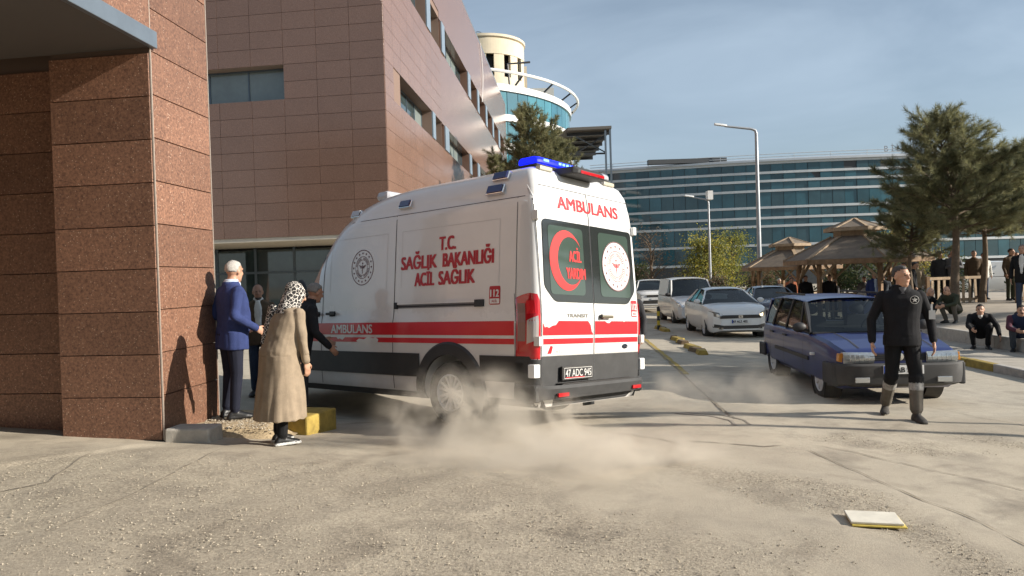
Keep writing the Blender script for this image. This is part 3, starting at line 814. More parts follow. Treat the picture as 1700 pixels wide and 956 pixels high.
MB().tube([(9.4, -9, 17.6), (9.2, -9.2, 20.4), (11.2, -8.5, 20.7)], .1, 5).build('davit', BLACKM, db)
# cream stair tower on its roof
tc_ = thing('cream_round_tower', 'cream round stair tower with dark window openings above the blue glass drum', 'tower', (-2.2, 80, 0))
def ringw(r, z0, z1, gaps=()):
    mb = MB(); n = 96; t = .3
    for i in range(n):
        a, b = 2 * math.pi * i / n, 2 * math.pi * (i + 1) / n
        if any(g0 <= i < g1 for g0, g1 in gaps): continue
        pts = [(r * math.cos(a), r * math.sin(a), z0), (r * math.cos(b), r * math.sin(b), z0), ((r - t) * math.cos(b), (r - t) * math.sin(b), z0), ((r - t) * math.cos(a), (r - t) * math.sin(a), z0)]
        mb.slab(pts, (0, 0, z1 - z0))
    return mb
gaps = [(59, 62), (66, 69), (73, 76), (80, 83), (87, 90)]
ringw(4.2, 17.0, 22.3).build('wall', CREAM, tc_, 40); ringw(4.2, 22.3, 24.6, gaps).build('wall', CREAM, tc_, 40); ringw(4.25, 24.6, 26.2).build('wall', CREAM, tc_, 40)
MB().lathe([(0.0, 26.2), (4.2, 26.2), (4.4, 26.35), (4.4, 26.6), (0, 26.8)], n=48).build('roof', CREAM, tc_, 40)
MB().lathe([(3.4, 21.5), (3.4, 24.7)], n=24, cap=True).build('stair_core', DARK, tc_)
MB().tube([(-.5 + .4 * math.cos(t), -3.3, 26.8 + .3 * math.sin(t)) for t in [k * .6 for k in range(10)]], .05, 5).build('antenna_bracket', STEEL, tc_)
rb = thing('rooftop_plant_room', 'small brown rooftop plant room with grey railing beside the cream tower', 'building', (4.2, 86, 0))
MB().box(-2.6, 2.2, -2, 4, 14, 21.5).build('wall', pmat('plant_brown', (0.22, 0.13, 0.10), 0.8), rb)
MB().box(-2.0, 1.2, -2.2, -1.9, 21.6, 22.9).build('railing', pmat('rail_glass', (0.40, 0.42, 0.42), 0.4), rb)
MB().box(-3.4, -1.7, 1, 3, 21.5, 26.3).build('parapet', CREAM, rb)
# steel canopy at the right of the drum
sc_ = thing('steel_canopy', 'dark steel canopy roof on posts to the right of the blue glass drum', 'canopy', (4.4, 54, 0))
MB().add([(0, 0, 12.2), (3.2, 0, 12.25), (3.2, 14, 12.25), (-2.5, 14, 12.2), (0, 0, 12.4), (3.2, 0, 12.45), (3.2, 14, 12.45), (-2.5, 14, 12.4)], [(3, 2, 1, 0), (4, 5, 6, 7), (0, 1, 5, 4), (1, 2, 6, 5), (2, 3, 7, 6), (3, 0, 4, 7)]).build('roof', pmat('canopy_sheet', (0.10, 0.095, 0.085), 0.7), sc_)
for k in range(6):
    MB().bar((-.4 * k, 1 + 2.3 * k, 12.05), (3.2, 1 + 2.3 * k, 12.1), .18, .22).build('beam', BLACKM, sc_)
for x in (2.75, 3.1):
    MB().bar((x, .15, -.5), (x, .15, 12.2), .13, .13).build('post', FRM, sc_)
MB().bar((.6, .3, 11.8), (2.7, .3, 10.6), .08, .08).build('brace', BLACKM, sc_); MB().bar((2.7, .36, 11.8), (.6, .36, 10.6), .08, .08).build('brace', BLACKM, sc_)
MB().bar((-.2, .3, 10.5), (2.75, .3, 10.5), .1, .12).build('beam', BLACKM, sc_)

# ================================================================ trees
BARK = pmat('bark', (0.13, 0.095, 0.065), 0.95, 0, 0.3, 9, 0.8, 30)
def leafmat(name, c, var=0.4):
    m = pmat(name, c, 0.6, 0, var, 1.7, spec=0.3)
    nt = m.node_tree; b = nt.nodes['Principled BSDF']; tr = nt.nodes.new('ShaderNodeBsdfTranslucent'); tr.inputs['Color'].default_value = tuple(k * 1.2 for k in c) + (1,)
    mx_ = nt.nodes.new('ShaderNodeMixShader'); mx_.inputs['Fac'].default_value = 0.4; out = nt.nodes['Material Output']
    nt.links.new(b.outputs['BSDF'], mx_.inputs[1]); nt.links.new(tr.outputs['BSDF'], mx_.inputs[2]); nt.links.new(mx_.outputs['Shader'], out.inputs['Surface'])
    return m
NEED = [leafmat('needles_a', (0.19, 0.19, 0.095)), leafmat('needles_b', (0.235, 0.225, 0.115)), leafmat('needles_c', (0.10, 0.11, 0.06))]
def pine_mesh(seed, H, rad, base, needle=0.16, nbr=70, wid=0.010, dens=1.0, lean=0.0, up=0.5, prof=1.7):
    """trunk mesh and crown mesh of a pine: whorled limbs, twigs, needle tufts"""
    r = random.Random(seed); tr, cr_ = MB(), MB()
    def axis(z): return Vector((lean * z / H * 1.0 + 0.12 * math.sin(z * 1.3 + seed), 0.10 * math.cos(z * 1.1 + seed), z))
    zs = [H * k / 14 for k in range(15)]
    tr.tube([axis(z) for z in zs], [max(0.012, 0.024 * H * (1 - z / H) ** 0.8) for z in zs], 9)
    def tuft(p, d, ln, k=13):
        d = d.normalized(); a = d.orthogonal().normalized(); b = d.cross(a); mi = r.choice((0, 0, 1, 1, 2))
        for i in range(k):
            t = r.random() * 6.283; s = 0.35 + 0.75 * r.random()
            n = (d * (0.35 + 0.9 * r.random()) + (a * math.cos(t) + b * math.sin(t)) * s).normalized() * ln * (0.7 + 0.5 * r.random())
            w = n.cross(Vector((r.uniform(-1, 1), r.uniform(-1, 1), r.uniform(-1, 1)))).normalized() * wid
            q = p - d * ln * 0.5 * r.random()
            cr_.add([q - w * .5, q + w * .5, q + n], [(0, 1, 2)], mi)
    for k in range(nbr):
        f = (k + r.random()) / nbr; z = base + (H - base) * f
        L = rad * max(.04, 1 - f ** prof) ** 0.7 * (0.5 + 0.6 * r.random()) * (0.6 + 0.4 * min(1, f * 5 + .3)); a = k * 2.4 + r.random() * .7
        p0 = axis(z); el = up * (0.1 + 0.9 * f) + r.uniform(-.15, .2)
        d = Vector((math.cos(a) * math.cos(el), math.sin(a) * math.cos(el), math.sin(el)))
        pts = [p0]
        for s in range(1, 6):
            pts.append(p0 + d * L * s / 5 + Vector((0, 0, 0.10 * L * (s / 5) ** 2)) + Vector((r.uniform(-1, 1), r.uniform(-1, 1), r.uniform(-1, 1))) * 0.03 * L)
        tr.tube(pts, [max(0.006, 0.030 * (1 - f * .6) * (1 - s / 6.5)) for s in range(6)], 5)
        nt = max(3, int(L * 9 * dens))
        for j in range(nt):
            t = 0.18 + 0.82 * (j + r.random()) / nt; i = min(4, int(t * 5)); q = pts[i].lerp(pts[i + 1], t * 5 - i)
            td = (d + Vector((r.uniform(-1, 1), r.uniform(-1, 1), r.uniform(-.4, .9))) * 0.9).normalized(); tl = (0.20 + 0.32 * r.random()) * (1.15 - t * .5) * rad / 1.9
            e = q + td * tl
            tr.tube([q, e], [0.006, 0.003], 3, cap=False)
            for m in range(max(2, int(5 * dens))): tuft(q.lerp(e, 0.25 + 0.75 * (m + .8) / 5), td, needle, 11)
            tuft(e, td, needle, 15)
        tuft(pts[-1], d, needle, 18)
    return tr.mesh('trunk', BARK, 60), cr_.mesh('crown', NEED)
def place_tree(name, label, meshes, loc, rz=0, s=1.0, group=None, cat='tree'):
    t = thing(name, label, cat, loc, rz, group); t.scale = (s, s, s)
    for nm, me in zip(('trunk', 'crown'), meshes): link(nm, me, t)
    return t
def tz(x, y): return ter_z(x, y)
pineA = pine_mesh(11, 5.65, 2.25, 2.35, 0.20, 92, 0.010, 1.2, lean=-.45, up=.7, prof=1.5)
pineB = pine_mesh(23, 4.9, 2.1, 2.3, 0.20, 72, 0.010, 1.15, up=.7, prof=1.5)
place_tree('pine_tree', 'large feathery pine tree standing on the terrace above the squatting men', pineA, (13.1, 21.6, tz(13.2, 21.6) - .05), 0.0)
place_tree('pine_tree', 'pine tree cut by the right edge of the photo behind the wooden fence', pineB, (17.6, 25.0, tz(17.3, 24.6) - .05), 2.0, 1.05)
place_tree('pine_tree', 'pine tree behind the large pine, its crown merging into it on the right', pineB, (15.4, 24.2, tz(15.4, 24.2) - .05), 4.1, 0.95)
place_tree('pine_tree', 'slender pine trunk left of the large pine, by the summerhouse', pineB, (13.0, 24.0, tz(13.0, 24.0) - .05), 1.0, 0.78)
place_tree('pine_tree', 'unseen pine tree added outside the frame to the right to shade the terrace', pineA, (14.6, 13.2, tz(14.6, 13.2)), 2.2, 1.0)  # never in view, added to cast shade over the terrace
place_tree('pine_tree', 'second unseen pine tree added right of the terrace for its shade', pineA, (19.5, 18.2, tz(19.5, 18.2)), 5.0, 1.1)  # another out-of-view pine, added only for its shadow
pineC = pine_mesh(5, 9.4, 2.9, 3.4, 0.2, 110, 0.016, 1.0, up=0.95)
place_tree('pine_tree', 'dark pine tree rising behind the roof of the ambulance', pineC, (1.0, 34.5, gz(1.5, 34)), 0.0)
place_tree('pine_tree', 'lower bushy pine right of the dark pine behind the ambulance roof', pineC, (2.35, 36, gz(1.5, 34)), 2.0, .86)
pineD = pine_mesh(8, 6.6, 0.8, 4.2, 0.18, 40, 0.016, 1.0, up=0.7)
place_tree('pine_tree', 'small pine top just above the ambulance roof by the hospital wall', pineD, (-0.55, 30.0, gz(-.5, 30)), 0.0)
def leaf_tree(seed, H, rad, base, mats, nleaf=5200, leaf=0.11, spread=1.0, dens_low=0.0):
    r = random.Random(seed); tr, cr_ = MB(), MB()
    tr.tube([(0, 0, 0), (0.05, 0, H * .25), (-.03, .04, H * .5), (0, 0, H * .8)], [0.11, 0.085, 0.06, 0.02], 8)
    cl = []
    for k in range(26):
        a = k * 2.4 + r.random(); f = r.random(); z = base + (H - base) * (0.15 + 0.85 * f)
        L = rad * (0.45 + 0.55 * r.random()) * (1 - 0.55 * f)
        e = Vector((math.cos(a) * L, math.sin(a) * L, z)); s = Vector((0, 0, max(base * .7, z - L * .8)))
        tr.tube([s, s.lerp(e, .55) + Vector((0, 0, .1)), e], [0.04, 0.025, 0.008], 5)
        cl.append((e, rad * r.uniform(.22, .42))); cl.append((s.lerp(e, .6), rad * r.uniform(.2, .36)))
    for i in range(nleaf):
        c, s = r.choice(cl); d = Vector((r.gauss(0, 1), r.gauss(0, 1), r.gauss(0, .8))); p = c + d * s * .55
        a = Vector((r.uniform(-1, 1), r.uniform(-1, 1), r.uniform(-1, 1))).normalized(); b = a.orthogonal().normalized(); l = leaf * (.6 + .7 * r.random())
        cr_.add([p - a * l * .5, p + b * l * .3, p + a * l * .5, p - b * l * .3], [(0, 1, 2, 3)], r.choice(range(len(mats))))
    return tr.mesh('trunk', BARK, 60), cr_.mesh('crown', mats)
YL = [leafmat('autumn_leaf_a', (0.30, 0.25, 0.03)), leafmat('autumn_leaf_b', (0.20, 0.20, 0.035)), leafmat('autumn_leaf_c', (0.12, 0.13, 0.03))]
BRN = [leafmat('brown_leaf_a', (0.14, 0.09, 0.05)), leafmat('brown_leaf_b', (0.10, 0.08, 0.05))]
GRN = [leafmat('bush_leaf_a', (0.05, 0.07, 0.025)), leafmat('bush_leaf_b', (0.08, 0.09, 0.035)), leafmat('bush_leaf_c', (0.035, 0.05, 0.02))]
yt = leaf_tree(3, 4.6, 2.5, 0.5, YL, 6500, 0.17)
yt2 = leaf_tree(9, 4.8, 2.2, 0.7, YL[1:], 3600, 0.15)
bt = leaf_tree(15, 4.8, 2.2, 1.0, BRN, 1300, 0.12)
gzf = lambda x, y: gz(x, y)
place_tree('autumn_tree', 'bright yellow autumn tree behind the white cars', yt, (14.2, 54, -.6), 0)
place_tree('autumn_tree', 'olive green thinning tree right of the yellow tree, by the tall lamp post', yt2, (17.0, 57, -.6), 1, 1.1)
place_tree('bare_tree', 'nearly bare brown tree left of the white van, below the glass building', bt, (10.6, 56, -.6), 0.5, 1.15)
place_tree('autumn_tree', 'yellow bush tree glowing behind the big summerhouse', leaf_tree(21, 4.0, 2.6, .3, YL[:2] + BRN[:1], 4200, .15), (22.5, 42, -.4), 0, 1.0)
bush = leaf_tree(31, 1.9, 1.3, 0.1, GRN, 3000, 0.12)
brush = leaf_tree(33, 1.8, 1.4, 0.1, BRN + GRN[:1], 2200, 0.12)
for i, (x, y, s, m, lab) in enumerate(((12.6, 46, 1.0, brush, 'brown hedge bush behind the white sedan'), (15.2, 45, 1.15, brush, 'brown bush between the yellow tree and the lamp post'),
        (10.2, 60, 1.5, bush, 'dark green bush at the far end of the road'), (18.6, 36.5, 1.2, bush, 'dark green shrub seen through the posts of the big summerhouse'),
        (16.6, 37.5, 1.1, bush, 'green shrub behind the crowd between the two summerhouses'), (20.4, 34.5, 1.2, bush, 'grey green shrub right behind the big summerhouse'), (24, 33, 1.3, bush, 'dark shrub behind the crowd at the fence'),
        (28.5, 34, 1.5, bush, 'dark shrub behind the men at the fence, far right'), (6.9, 62, 1.7, bush, 'dark bush right of the ambulance at the far kerb'), (21, 60, 1.6, bush, 'tall green bush below the glass building'), (27, 58, 1.8, bush, 'far green bush below the glass building, right of the summerhouses'))):
    place_tree('bush', lab, m, (x, y, -.5), i * 1.3, s, None, 'bush')

# ================================================================ street lamps
LAMPM = pmat('galvanised_pole', (0.34, 0.36, 0.38), 0.5, 0.5, 0.1)
def lamp(label, loc, H, arm, r):
    t = thing('street_lamp', label, 'street lamp', loc, 0, 'street lamps along the road')
    MB().tube([(0, 0, 0), (0, 0, H * .5), (0, 0, H - .25), (-.05, 0, H - .08), (-.25, 0, H), (-arm, 0, H + .18)], [r, r * .8, r * .6, r * .55, r * .5, r * .42], 10).build('pole', LAMPM, t, 50)
    MB().box(-.13, .13, -.13, .13, 0, .02).build('base_plate', LAMPM, t)
    MB().loft([[Vector((-arm + .1 - .62 * k, sy * w, H + .16 + .10 * k * 1 + h)) for sy, h in ((-1, 0), (1, 0), (.7, .09), (-.7, .09))] for k, w in ((0, .07), (.3, .14), (1, .12))]).build('lamp_head', pmat('lamp_head', (0.55, 0.56, 0.56), 0.4), t, 40)
    return t
lamp('tall grey street lamp with a curved arm, behind the white sedan', (12.75, 38, -.55), 9.4, 1.6, .13)
l2 = lamp('smaller street lamp in front of the yellow tree', (13.7, 51, -.6), 7.2, 1.1, .10)
MB().box(-.1, .25, -.3, .3, 7.15, 7.75).build('control_box', WHITEP, l2)
lamp('short lamp post outside the frame whose thin shadow crosses the road', (11.0, 6.9, -.25), 3.7, .3, .05)
lamp('thicker lamp post outside the frame whose shadow reaches the walking man', (11.8, 6.0, -.25), 4.0, .3, .11)

# ================================================================ summerhouses
def gazebo(label, loc, rz, s=1.0):
    t = thing('summerhouse', label, 'summerhouse', loc, rz, 'hexagonal wooden summerhouses'); t.scale = (s, s, s)
    RR, ZE, n = 2.05, 2.35, 6
    def hx(r, k, z): a = math.pi * 2 * k / n; return Vector((r * math.cos(a), r * math.sin(a), z))
    for k in range(n):
        p = hx(RR, k, 0); MB().bar(p, p + Vector((0, 0, ZE + .05)), .13, .13).build('post', WOOD, t)
        q = hx(RR, k + 1, 0); d = (q - p).normalized()
        MB().bar(p + d * .07 + Vector((0, 0, ZE - .02)), q - d * .07 + Vector((0, 0, ZE - .02)), .11, .17).build('beam', WOOD, t)
        for a, dd in ((p, d), (q, -d)):
            MB().bar(a + dd * .06 + Vector((0, 0, ZE - .72)), a + dd * .62 + Vector((0, 0, ZE - .12)), .07, .09).build('brace', WOODL, t)
        A, B, C_, D_ = hx(RR + .62, k, ZE - .05), hx(RR + .62, k + 1, ZE - .05), hx(.85, k + 1, ZE + .82), hx(.85, k, ZE + .82)
        MB().slab([A, B, C_, D_], (0, 0, .05)).build('roof_panel', SHING, t)
        MB().bar(A + Vector((0, 0, .06)), D_ + Vector((0, 0, .07)), .16, .05).build('ridge_cap', WOODL, t)
        MB().bar(A + Vector((0, 0, -.05)), B + Vector((0, 0, -.05)), .03, .17).build('fascia', WOODL if k in (0, 5) else WOOD, t)
        MB().bar(hx(.75, k, ZE + .98), hx(.75, k + 1, ZE + .98), .04, .3).build('cupola_wall', WOODL, t)
        A, B, C_, D_ = hx(1.12, k, ZE + 1.13), hx(1.12, k + 1, ZE + 1.13), hx(.06, k + 1, ZE + 1.5), hx(.06, k, ZE + 1.5)
        MB().slab([A, B, C_, D_], (0, 0, .05)).build('cupola_roof_panel', SHING, t)
        MB().bar(A + Vector((0, 0, .05)), D_ + Vector((0, 0, .06)), .10, .04).build('ridge_cap', WOODL, t)
        MB().bar(A + Vector((0, 0, 0)), B + Vector((0, 0, 0)), .03, .14).build('fascia', WOODL, t)
        if k not in (1,):
            for zz in (.42, .95):
                MB().bar(p + d * .08 + Vector((0, 0, zz)), q - d * .08 + Vector((0, 0, zz)), .05, .07).build('rail', WOODL, t)
            L = (q - p).length
            for m in range(1, 9):
                a = p + d * L * m / 9; MB().bar(a + Vector((0, 0, .46)), a + Vector((0, 0, .91)), .03, .07, up=d).build('baluster', WOODL, t)
    return t
gazebo('big wooden summerhouse with a two tier hexagonal roof, sheltering a crowd', (13.3, 28.6, tz(13.2, 28.6)), R(28), 1.0)
gazebo('smaller farther summerhouse with a two tier roof, left of the big one', (13.75, 36.5, tz(13.7, 36.5)), R(20), 0.92)
# low wooden fence on the terrace
def fence(label, p0, p1, h, group, broken=False):
    p0, p1 = Vector(p0), Vector(p1); t = thing('wooden_fence', label, 'fence', p0, 0, group); d = (p1 - p0); L = d.length; d.normalize()
    for z in (.16, h - .04): MB().bar(Vector((0, 0, z)), d * L + Vector((0, 0, z)), .05, .09).build('rail', WOODL, t)
    k = int(L / .22)
    for i in range(k):
        a = d * (L * (i + .5) / k); hh = h - .1
        lean_ = random.uniform(-.035, .035)
        MB().bar(a + Vector((0, 0, .06)) - Vector((d.y, -d.x, 0)) * -.04, a + d * lean_ + Vector((0, 0, hh)) - Vector((d.y, -d.x, 0)) * -.04, .085, .025, up=Vector((d.y, -d.x, 0))).build('slat', WOODL, t)
    for a in (0, L / 2, L): MB().bar(d * a + Vector((0, 0, -.1)), d * a + Vector((0, 0, h + .03)), .10, .10).build('post', WOOD, t)
    return t
fz = lambda x, y: (x, y, tz(x, y))
fence('slatted wooden fence in front of the onlookers, between the pine trunks', (13.6, 24.2, .27), (15.7, 24.6, .27), .92, 'fences on the terrace')
fence('slatted wooden fence panel at the right, next to the man in the black jacket', (15.85, 23.2, .31), (17.7, 24.4, .31), .95, 'fences on the terrace')
fence('low wooden fence left of the summerhouses behind the dark sedan', (11.2, 31.5, -.45), (13.3, 33.5, -.45), .9, 'fences on the terrace')
sg = thing('white_notice_board', 'small white notice board in front of the farther summerhouse', 'sign', (11.45, 32, -.5))
MB().box(-.18, .18, -.02, .02, .4, 1.25).build('board', WHITEP, sg); MB().box(-.03, .03, .021, .06, 0, 1.2).build('post', WOOD, sg)
# lane divider: broken rubber kerbs and a striped bollard
def divider(label, u0, u1, v, k):
    t = thing('lane_divider', label, 'lane divider', (0, 0, 0)); n = max(1, round((u1 - u0) / .5))
    for i in range(n):
        a, b = u0 + (u1 - u0) * i / n, u0 + (u1 - u0) * (i + 1) / n - .04
        x0, y0 = uv(a, v + random.uniform(-.08, .08)); x1, y1 = uv(b, v + random.uniform(-.08, .08))
        r_ = [[Vector((x, y, gz(x, y))) + Vector((o, 0, h)) for o, h in ((-.12, 0), (.12, 0), (.08, .10), (-.08, .10))] for x, y in ((x0, y0), (x1, y1))]
        MB().loft(r_).build('divider_block', YEL if (i + k) % 3 != 1 else BRK, t, None, .01)
BRK = pmat('scuffed_rubber', (0.13, 0.09, 0.05), 0.9, 0, 0.4, 8)
divider('broken yellow lane divider lying on the road, nearest piece', 16.6, 18.6, 2.72, 0)
divider('broken yellow lane divider, middle piece', 19.4, 21.6, 2.75, 1)
divider('broken yellow lane divider beside the striped bollard', 24.5, 27.0, 2.85, 2)
bo = thing('bollard', 'small yellow and black striped bollard at the lane divider', 'bollard', (*uv(25.6, 2.75), gz(*uv(25.6, 2.75))))
for i in range(5): MB().lathe([(.05, .16 * i), (.05, .16 * (i + 1))], n=10, cap=True).build('stripe_band', (pmat('bollard_yellow', (0.6, 0.42, 0.03), .6) if i % 2 else BLACKM), bo, 40)
# flattened box on the ground
bx = thing('flattened_box', 'flattened pale cardboard box with a yellow edge lying on the ground', 'box', (2.33, 4.83, gz(2.33, 4.83) + .012), R(-14))
MB().box(-.165, .15, -.12, .12, .012, .028).build('top_sheet', pmat('pale_card', (0.66, 0.62, 0.52), .75, 0, .12, 9), bx, None, .004)
MB().box(-.16, .165, -.135, .112, 0, .010).build('bottom_sheet', pmat('yellow_card', (0.62, 0.48, 0.10), .75, 0, .15, 9), bx, None, .003)
# ================================================================ ambulance (x right, y forward, z up; origin below the rear bumper)
VAN_W = dirty(pmat('van_white', (0.68, 0.68, 0.665), 0.24, 0, 0.04, 1.5, coat=0.7), .34, 1.5)
VAN_RED = pmat('signal_red', (0.55, 0.012, 0.020), 0.35, 0, 0.05, 3, coat=0.2)
TXT_RED = pmat('letter_red', (0.42, 0.012, 0.022), 0.45)
BUMP = pmat('grey_plastic', (0.034, 0.034, 0.034), 0.7, 0, 0.25, 6)
BLKP = dirty(pmat('black_plastic', (0.016, 0.016, 0.017), 0.55, 0, 0.2, 6), .09, 1.0)
SEAM = pmat('panel_gap', (0.05, 0.05, 0.052), 0.8)
EMB = pmat('emblem_grey', (0.13, 0.055, 0.06), 0.6)
LRED = pmat('lamp_red', (0.42, 0.006, 0.012), 0.12, coat=0.6)
LCLR = pmat('lamp_clear', (0.48, 0.44, 0.42), 0.18, 0.2, coat=0.6)
LBLUE = pmat('beacon_blue', (0.012, 0.016, 0.10), 0.15, coat=0.5)
LIT = pmat('beacon_lit', (0.004, 0.012, 0.85), 0.35, emit=1.1, spec=.2)
LITC = pmat('beacon_core', (0.12, 0.28, 1.0), 0.3, emit=2.2)
CLRB = pmat('beacon_clear', (0.42, 0.42, 0.44), 0.15, coat=0.5)
Wt = [(0.32, 0.94), (0.40, 0.99), (0.55, 1.01), (0.85, 1.025), (1.22, 1.03), (1.34, 1.01), (1.5, 1.005), (2.2, 0.98), (2.56, 0.965), (2.60, 0.95), (2.76, 0.925), (2.87, 0.87), (2.94, 0.76), (2.98, 0.60), (3.0, 0.38), (3.006, 0.2)]
Yr = [(0.32, 0.05), (0.45, 0.02), (1.3, 0.0), (1.5, 0.01), (2.3, 0.06), (2.60, 0.09), (2.76, 0.12), (2.87, 0.17), (2.94, 0.25), (2.98, 0.37), (3.0, 0.6), (3.006, 0.9)]
Yf = [(0.32, 5.60), (0.5, 5.70), (0.75, 5.70), (0.95, 5.60), (1.1, 5.42), (1.2, 5.14), (1.28, 4.95), (1.5, 4.80), (2.1, 4.34), (2.35, 4.12), (2.52, 3.95), (2.66, 3.76), (2.80, 3.48), (2.90, 3.15), (2.97, 2.75), (3.0, 2.3), (3.006, 1.8)]
def vw(z): return lerp(Wt, z)
def vrad(z): return min(0.09, vw(z) * 0.5)
def vfa(z): return min(lerp([(0.26, 1.0), (1.2, 1.0), (1.3, 0.75), (2.4, 0.8), (2.8, 1.0), (3.0, 1.3)], z), (lerp(Yf, z) - lerp(Yr, z)) * 0.6)
def contour(z):
    w, y0, y1, r, a = vw(z), lerp(Yr, z), lerp(Yf, z), vrad(z), vfa(z)
    L = [(-(w - r) * i / 7, y0) for i in range(8)]
    L += [(-(w - r) - r * math.sin(t), y0 + r - r * math.cos(t)) for t in (math.pi / 2 * i / 7 for i in range(1, 8))]
    ys0, ys1 = y0 + r, y1 - a
    L += [(-w, ys0 + (ys1 - ys0) * i / 30) for i in range(1, 31)]
    for i in range(1, 13):
        t = math.pi / 2 * i / 12
        L.append((-w * math.cos(t) ** 0.62, ys1 + a * math.sin(t) ** 0.80))
    L[-1] = (0.0, y1)
    return [Vector((x, y, z)) for x, y in L] + [Vector((-x, y, z)) for x, y in L[-2:0:-1]]
def side_pt(y, z, off=0.0, sgn=-1):
    """point on the left (sgn -1) or right flank"""
    w, y0, y1, r, a = vw(z), lerp(Yr, z), lerp(Yf, z), vrad(z), vfa(z)
    if y < y0 + r:
        c = (y0 + r - y) / r; x = (w - r) + r * math.sqrt(max(0, 1 - c * c))
    elif y > y1 - a:
        q = min(1, (y - (y1 - a)) / a); t = math.asin(min(1, q ** (1 / 0.80))); x = w * math.cos(t) ** 0.62
    else: x = w
    return Vector((sgn * (x + off), y, z))
def rear_pt(x, z, off=0.0):
    w, y0, r = vw(z), lerp(Yr, z), vrad(z); ax = abs(x)
    y = y0
    if ax > w - r:
        q = min(1, (ax - (w - r)) / r); y = y0 + r - r * math.sqrt(max(0, 1 - q * q))
    return Vector((x, y - off, z))
def corner_pt(s, z, off=0.0, sgn=-1):
    """s metres along the skin from the rear centre line, round the corner, up the flank"""
    w, y0, r = vw(z), lerp(Yr, z), vrad(z); f = w - r; q = r * math.pi / 2
    if s < f: return Vector((sgn * s, y0 - off, z))
    if s < f + q:
        t = (s - f) / r; return Vector((sgn * (f + (r + off) * math.sin(t)), y0 + r - (r + off) * math.cos(t), z))
    return Vector((sgn * (w + off), y0 + r + s - f - q, z))
van = thing('ambulance', 'white and red ambulance with a lit blue roof beacon, turning in dust', 'ambulance', (0, 0, 0))
zsl = [0.32, 0.36, 0.40, 0.47, 0.55, 0.65, 0.75, 0.85, 0.95, 1.05, 1.14, 1.22, 1.28, 1.34, 1.42, 1.5, 1.65, 1.8, 2.0, 2.2, 2.36, 2.48, 2.56, 2.58, 2.60, 2.68, 2.76, 2.82, 2.87, 2.91, 2.94, 2.965, 2.98, 2.993, 3.0, 3.006]
body = MB().loft([contour(z) for z in zsl]).build('body', VAN_W, van, 35)
AX_R, AX_F, WR = 1.32, 5.0, 0.36
def cutter(y, z, r, x0, x1):
    o = MB().lathe([(r, x0), (r, x1)], (0, y, z), (1, 0, 0), 40, cap=True).build('cutter', DARK); return o
def cut(o, cs):
    for c in cs:
        m = o.modifiers.new('b', 'BOOLEAN'); m.object = c; m.operation = 'DIFFERENCE'; m.solver = 'EXACT'
    dg = bpy.context.evaluated_depsgraph_get(); me = bpy.data.meshes.new_from_object(o.evaluated_get(dg))
    o.modifiers.clear(); o.data = me
    for c in cs: bpy.data.objects.remove(c)
    me.polygons.foreach_set('use_smooth', [True] * len(me.polygons)); me.set_sharp_from_angle(angle=R(35))
cw = []
for y in (AX_R, AX_F):
    cw += [cutter(y, 0.42, 0.46, -1.3, -0.62), cutter(y, 0.42, 0.46, 0.62, 1.3)]
cw.append(MB().slab([side_pt(3.98, 1.60), side_pt(4.52, 1.60), side_pt(4.18, 2.10), side_pt(3.98, 2.12)], (0.5, 0, 0)).xf(Matrix.Translation((-.2, 0, 0))).build('cutter', DARK))
cut(body, cw)
MB().box(-.9, .9, 3.0, 4.6, 0.6, 1.45).build('cab_interior', pmat('cab_dark', (0.02, 0.02, 0.022), .8), van)
def P2(fn, name, mat, y0, y1, z0, z1, off, parent=van, ny=12, nz=4, thick=0.0):
    mb = MB(); mb.grid(lambda a, b: fn(y0 + (y1 - y0) * a, z0 + (z1 - z0) * b, off), ny, nz)
    return mb.build(name, mat, parent, 30)
def poly_on(fn, pts, name, mat, off, parent=van, sub=0):
    return MB().add([fn(a, b, off) for a, b in pts], [tuple(range(len(pts)))]).build(name, mat, parent)
def mesh_on(fn, v, f, name, mat, off, parent=van):
    return MB().add([fn(p[0], p[1], off + (p[2] if len(p) > 2 else 0)) for p in v], f).build(name, mat, parent)
L_ = lambda y, z, o=0: side_pt(y, z, o, -1)
Rr = lambda y, z, o=0: side_pt(y, z, o, 1)
def lt(yc, zc): return lambda u, v, o: side_pt(yc + .11 - u, zc + v, o, -1)        # lettering on the left flank
def rt(xc, zc): return lambda u, v, o: rear_pt(xc + u, zc + v, o)
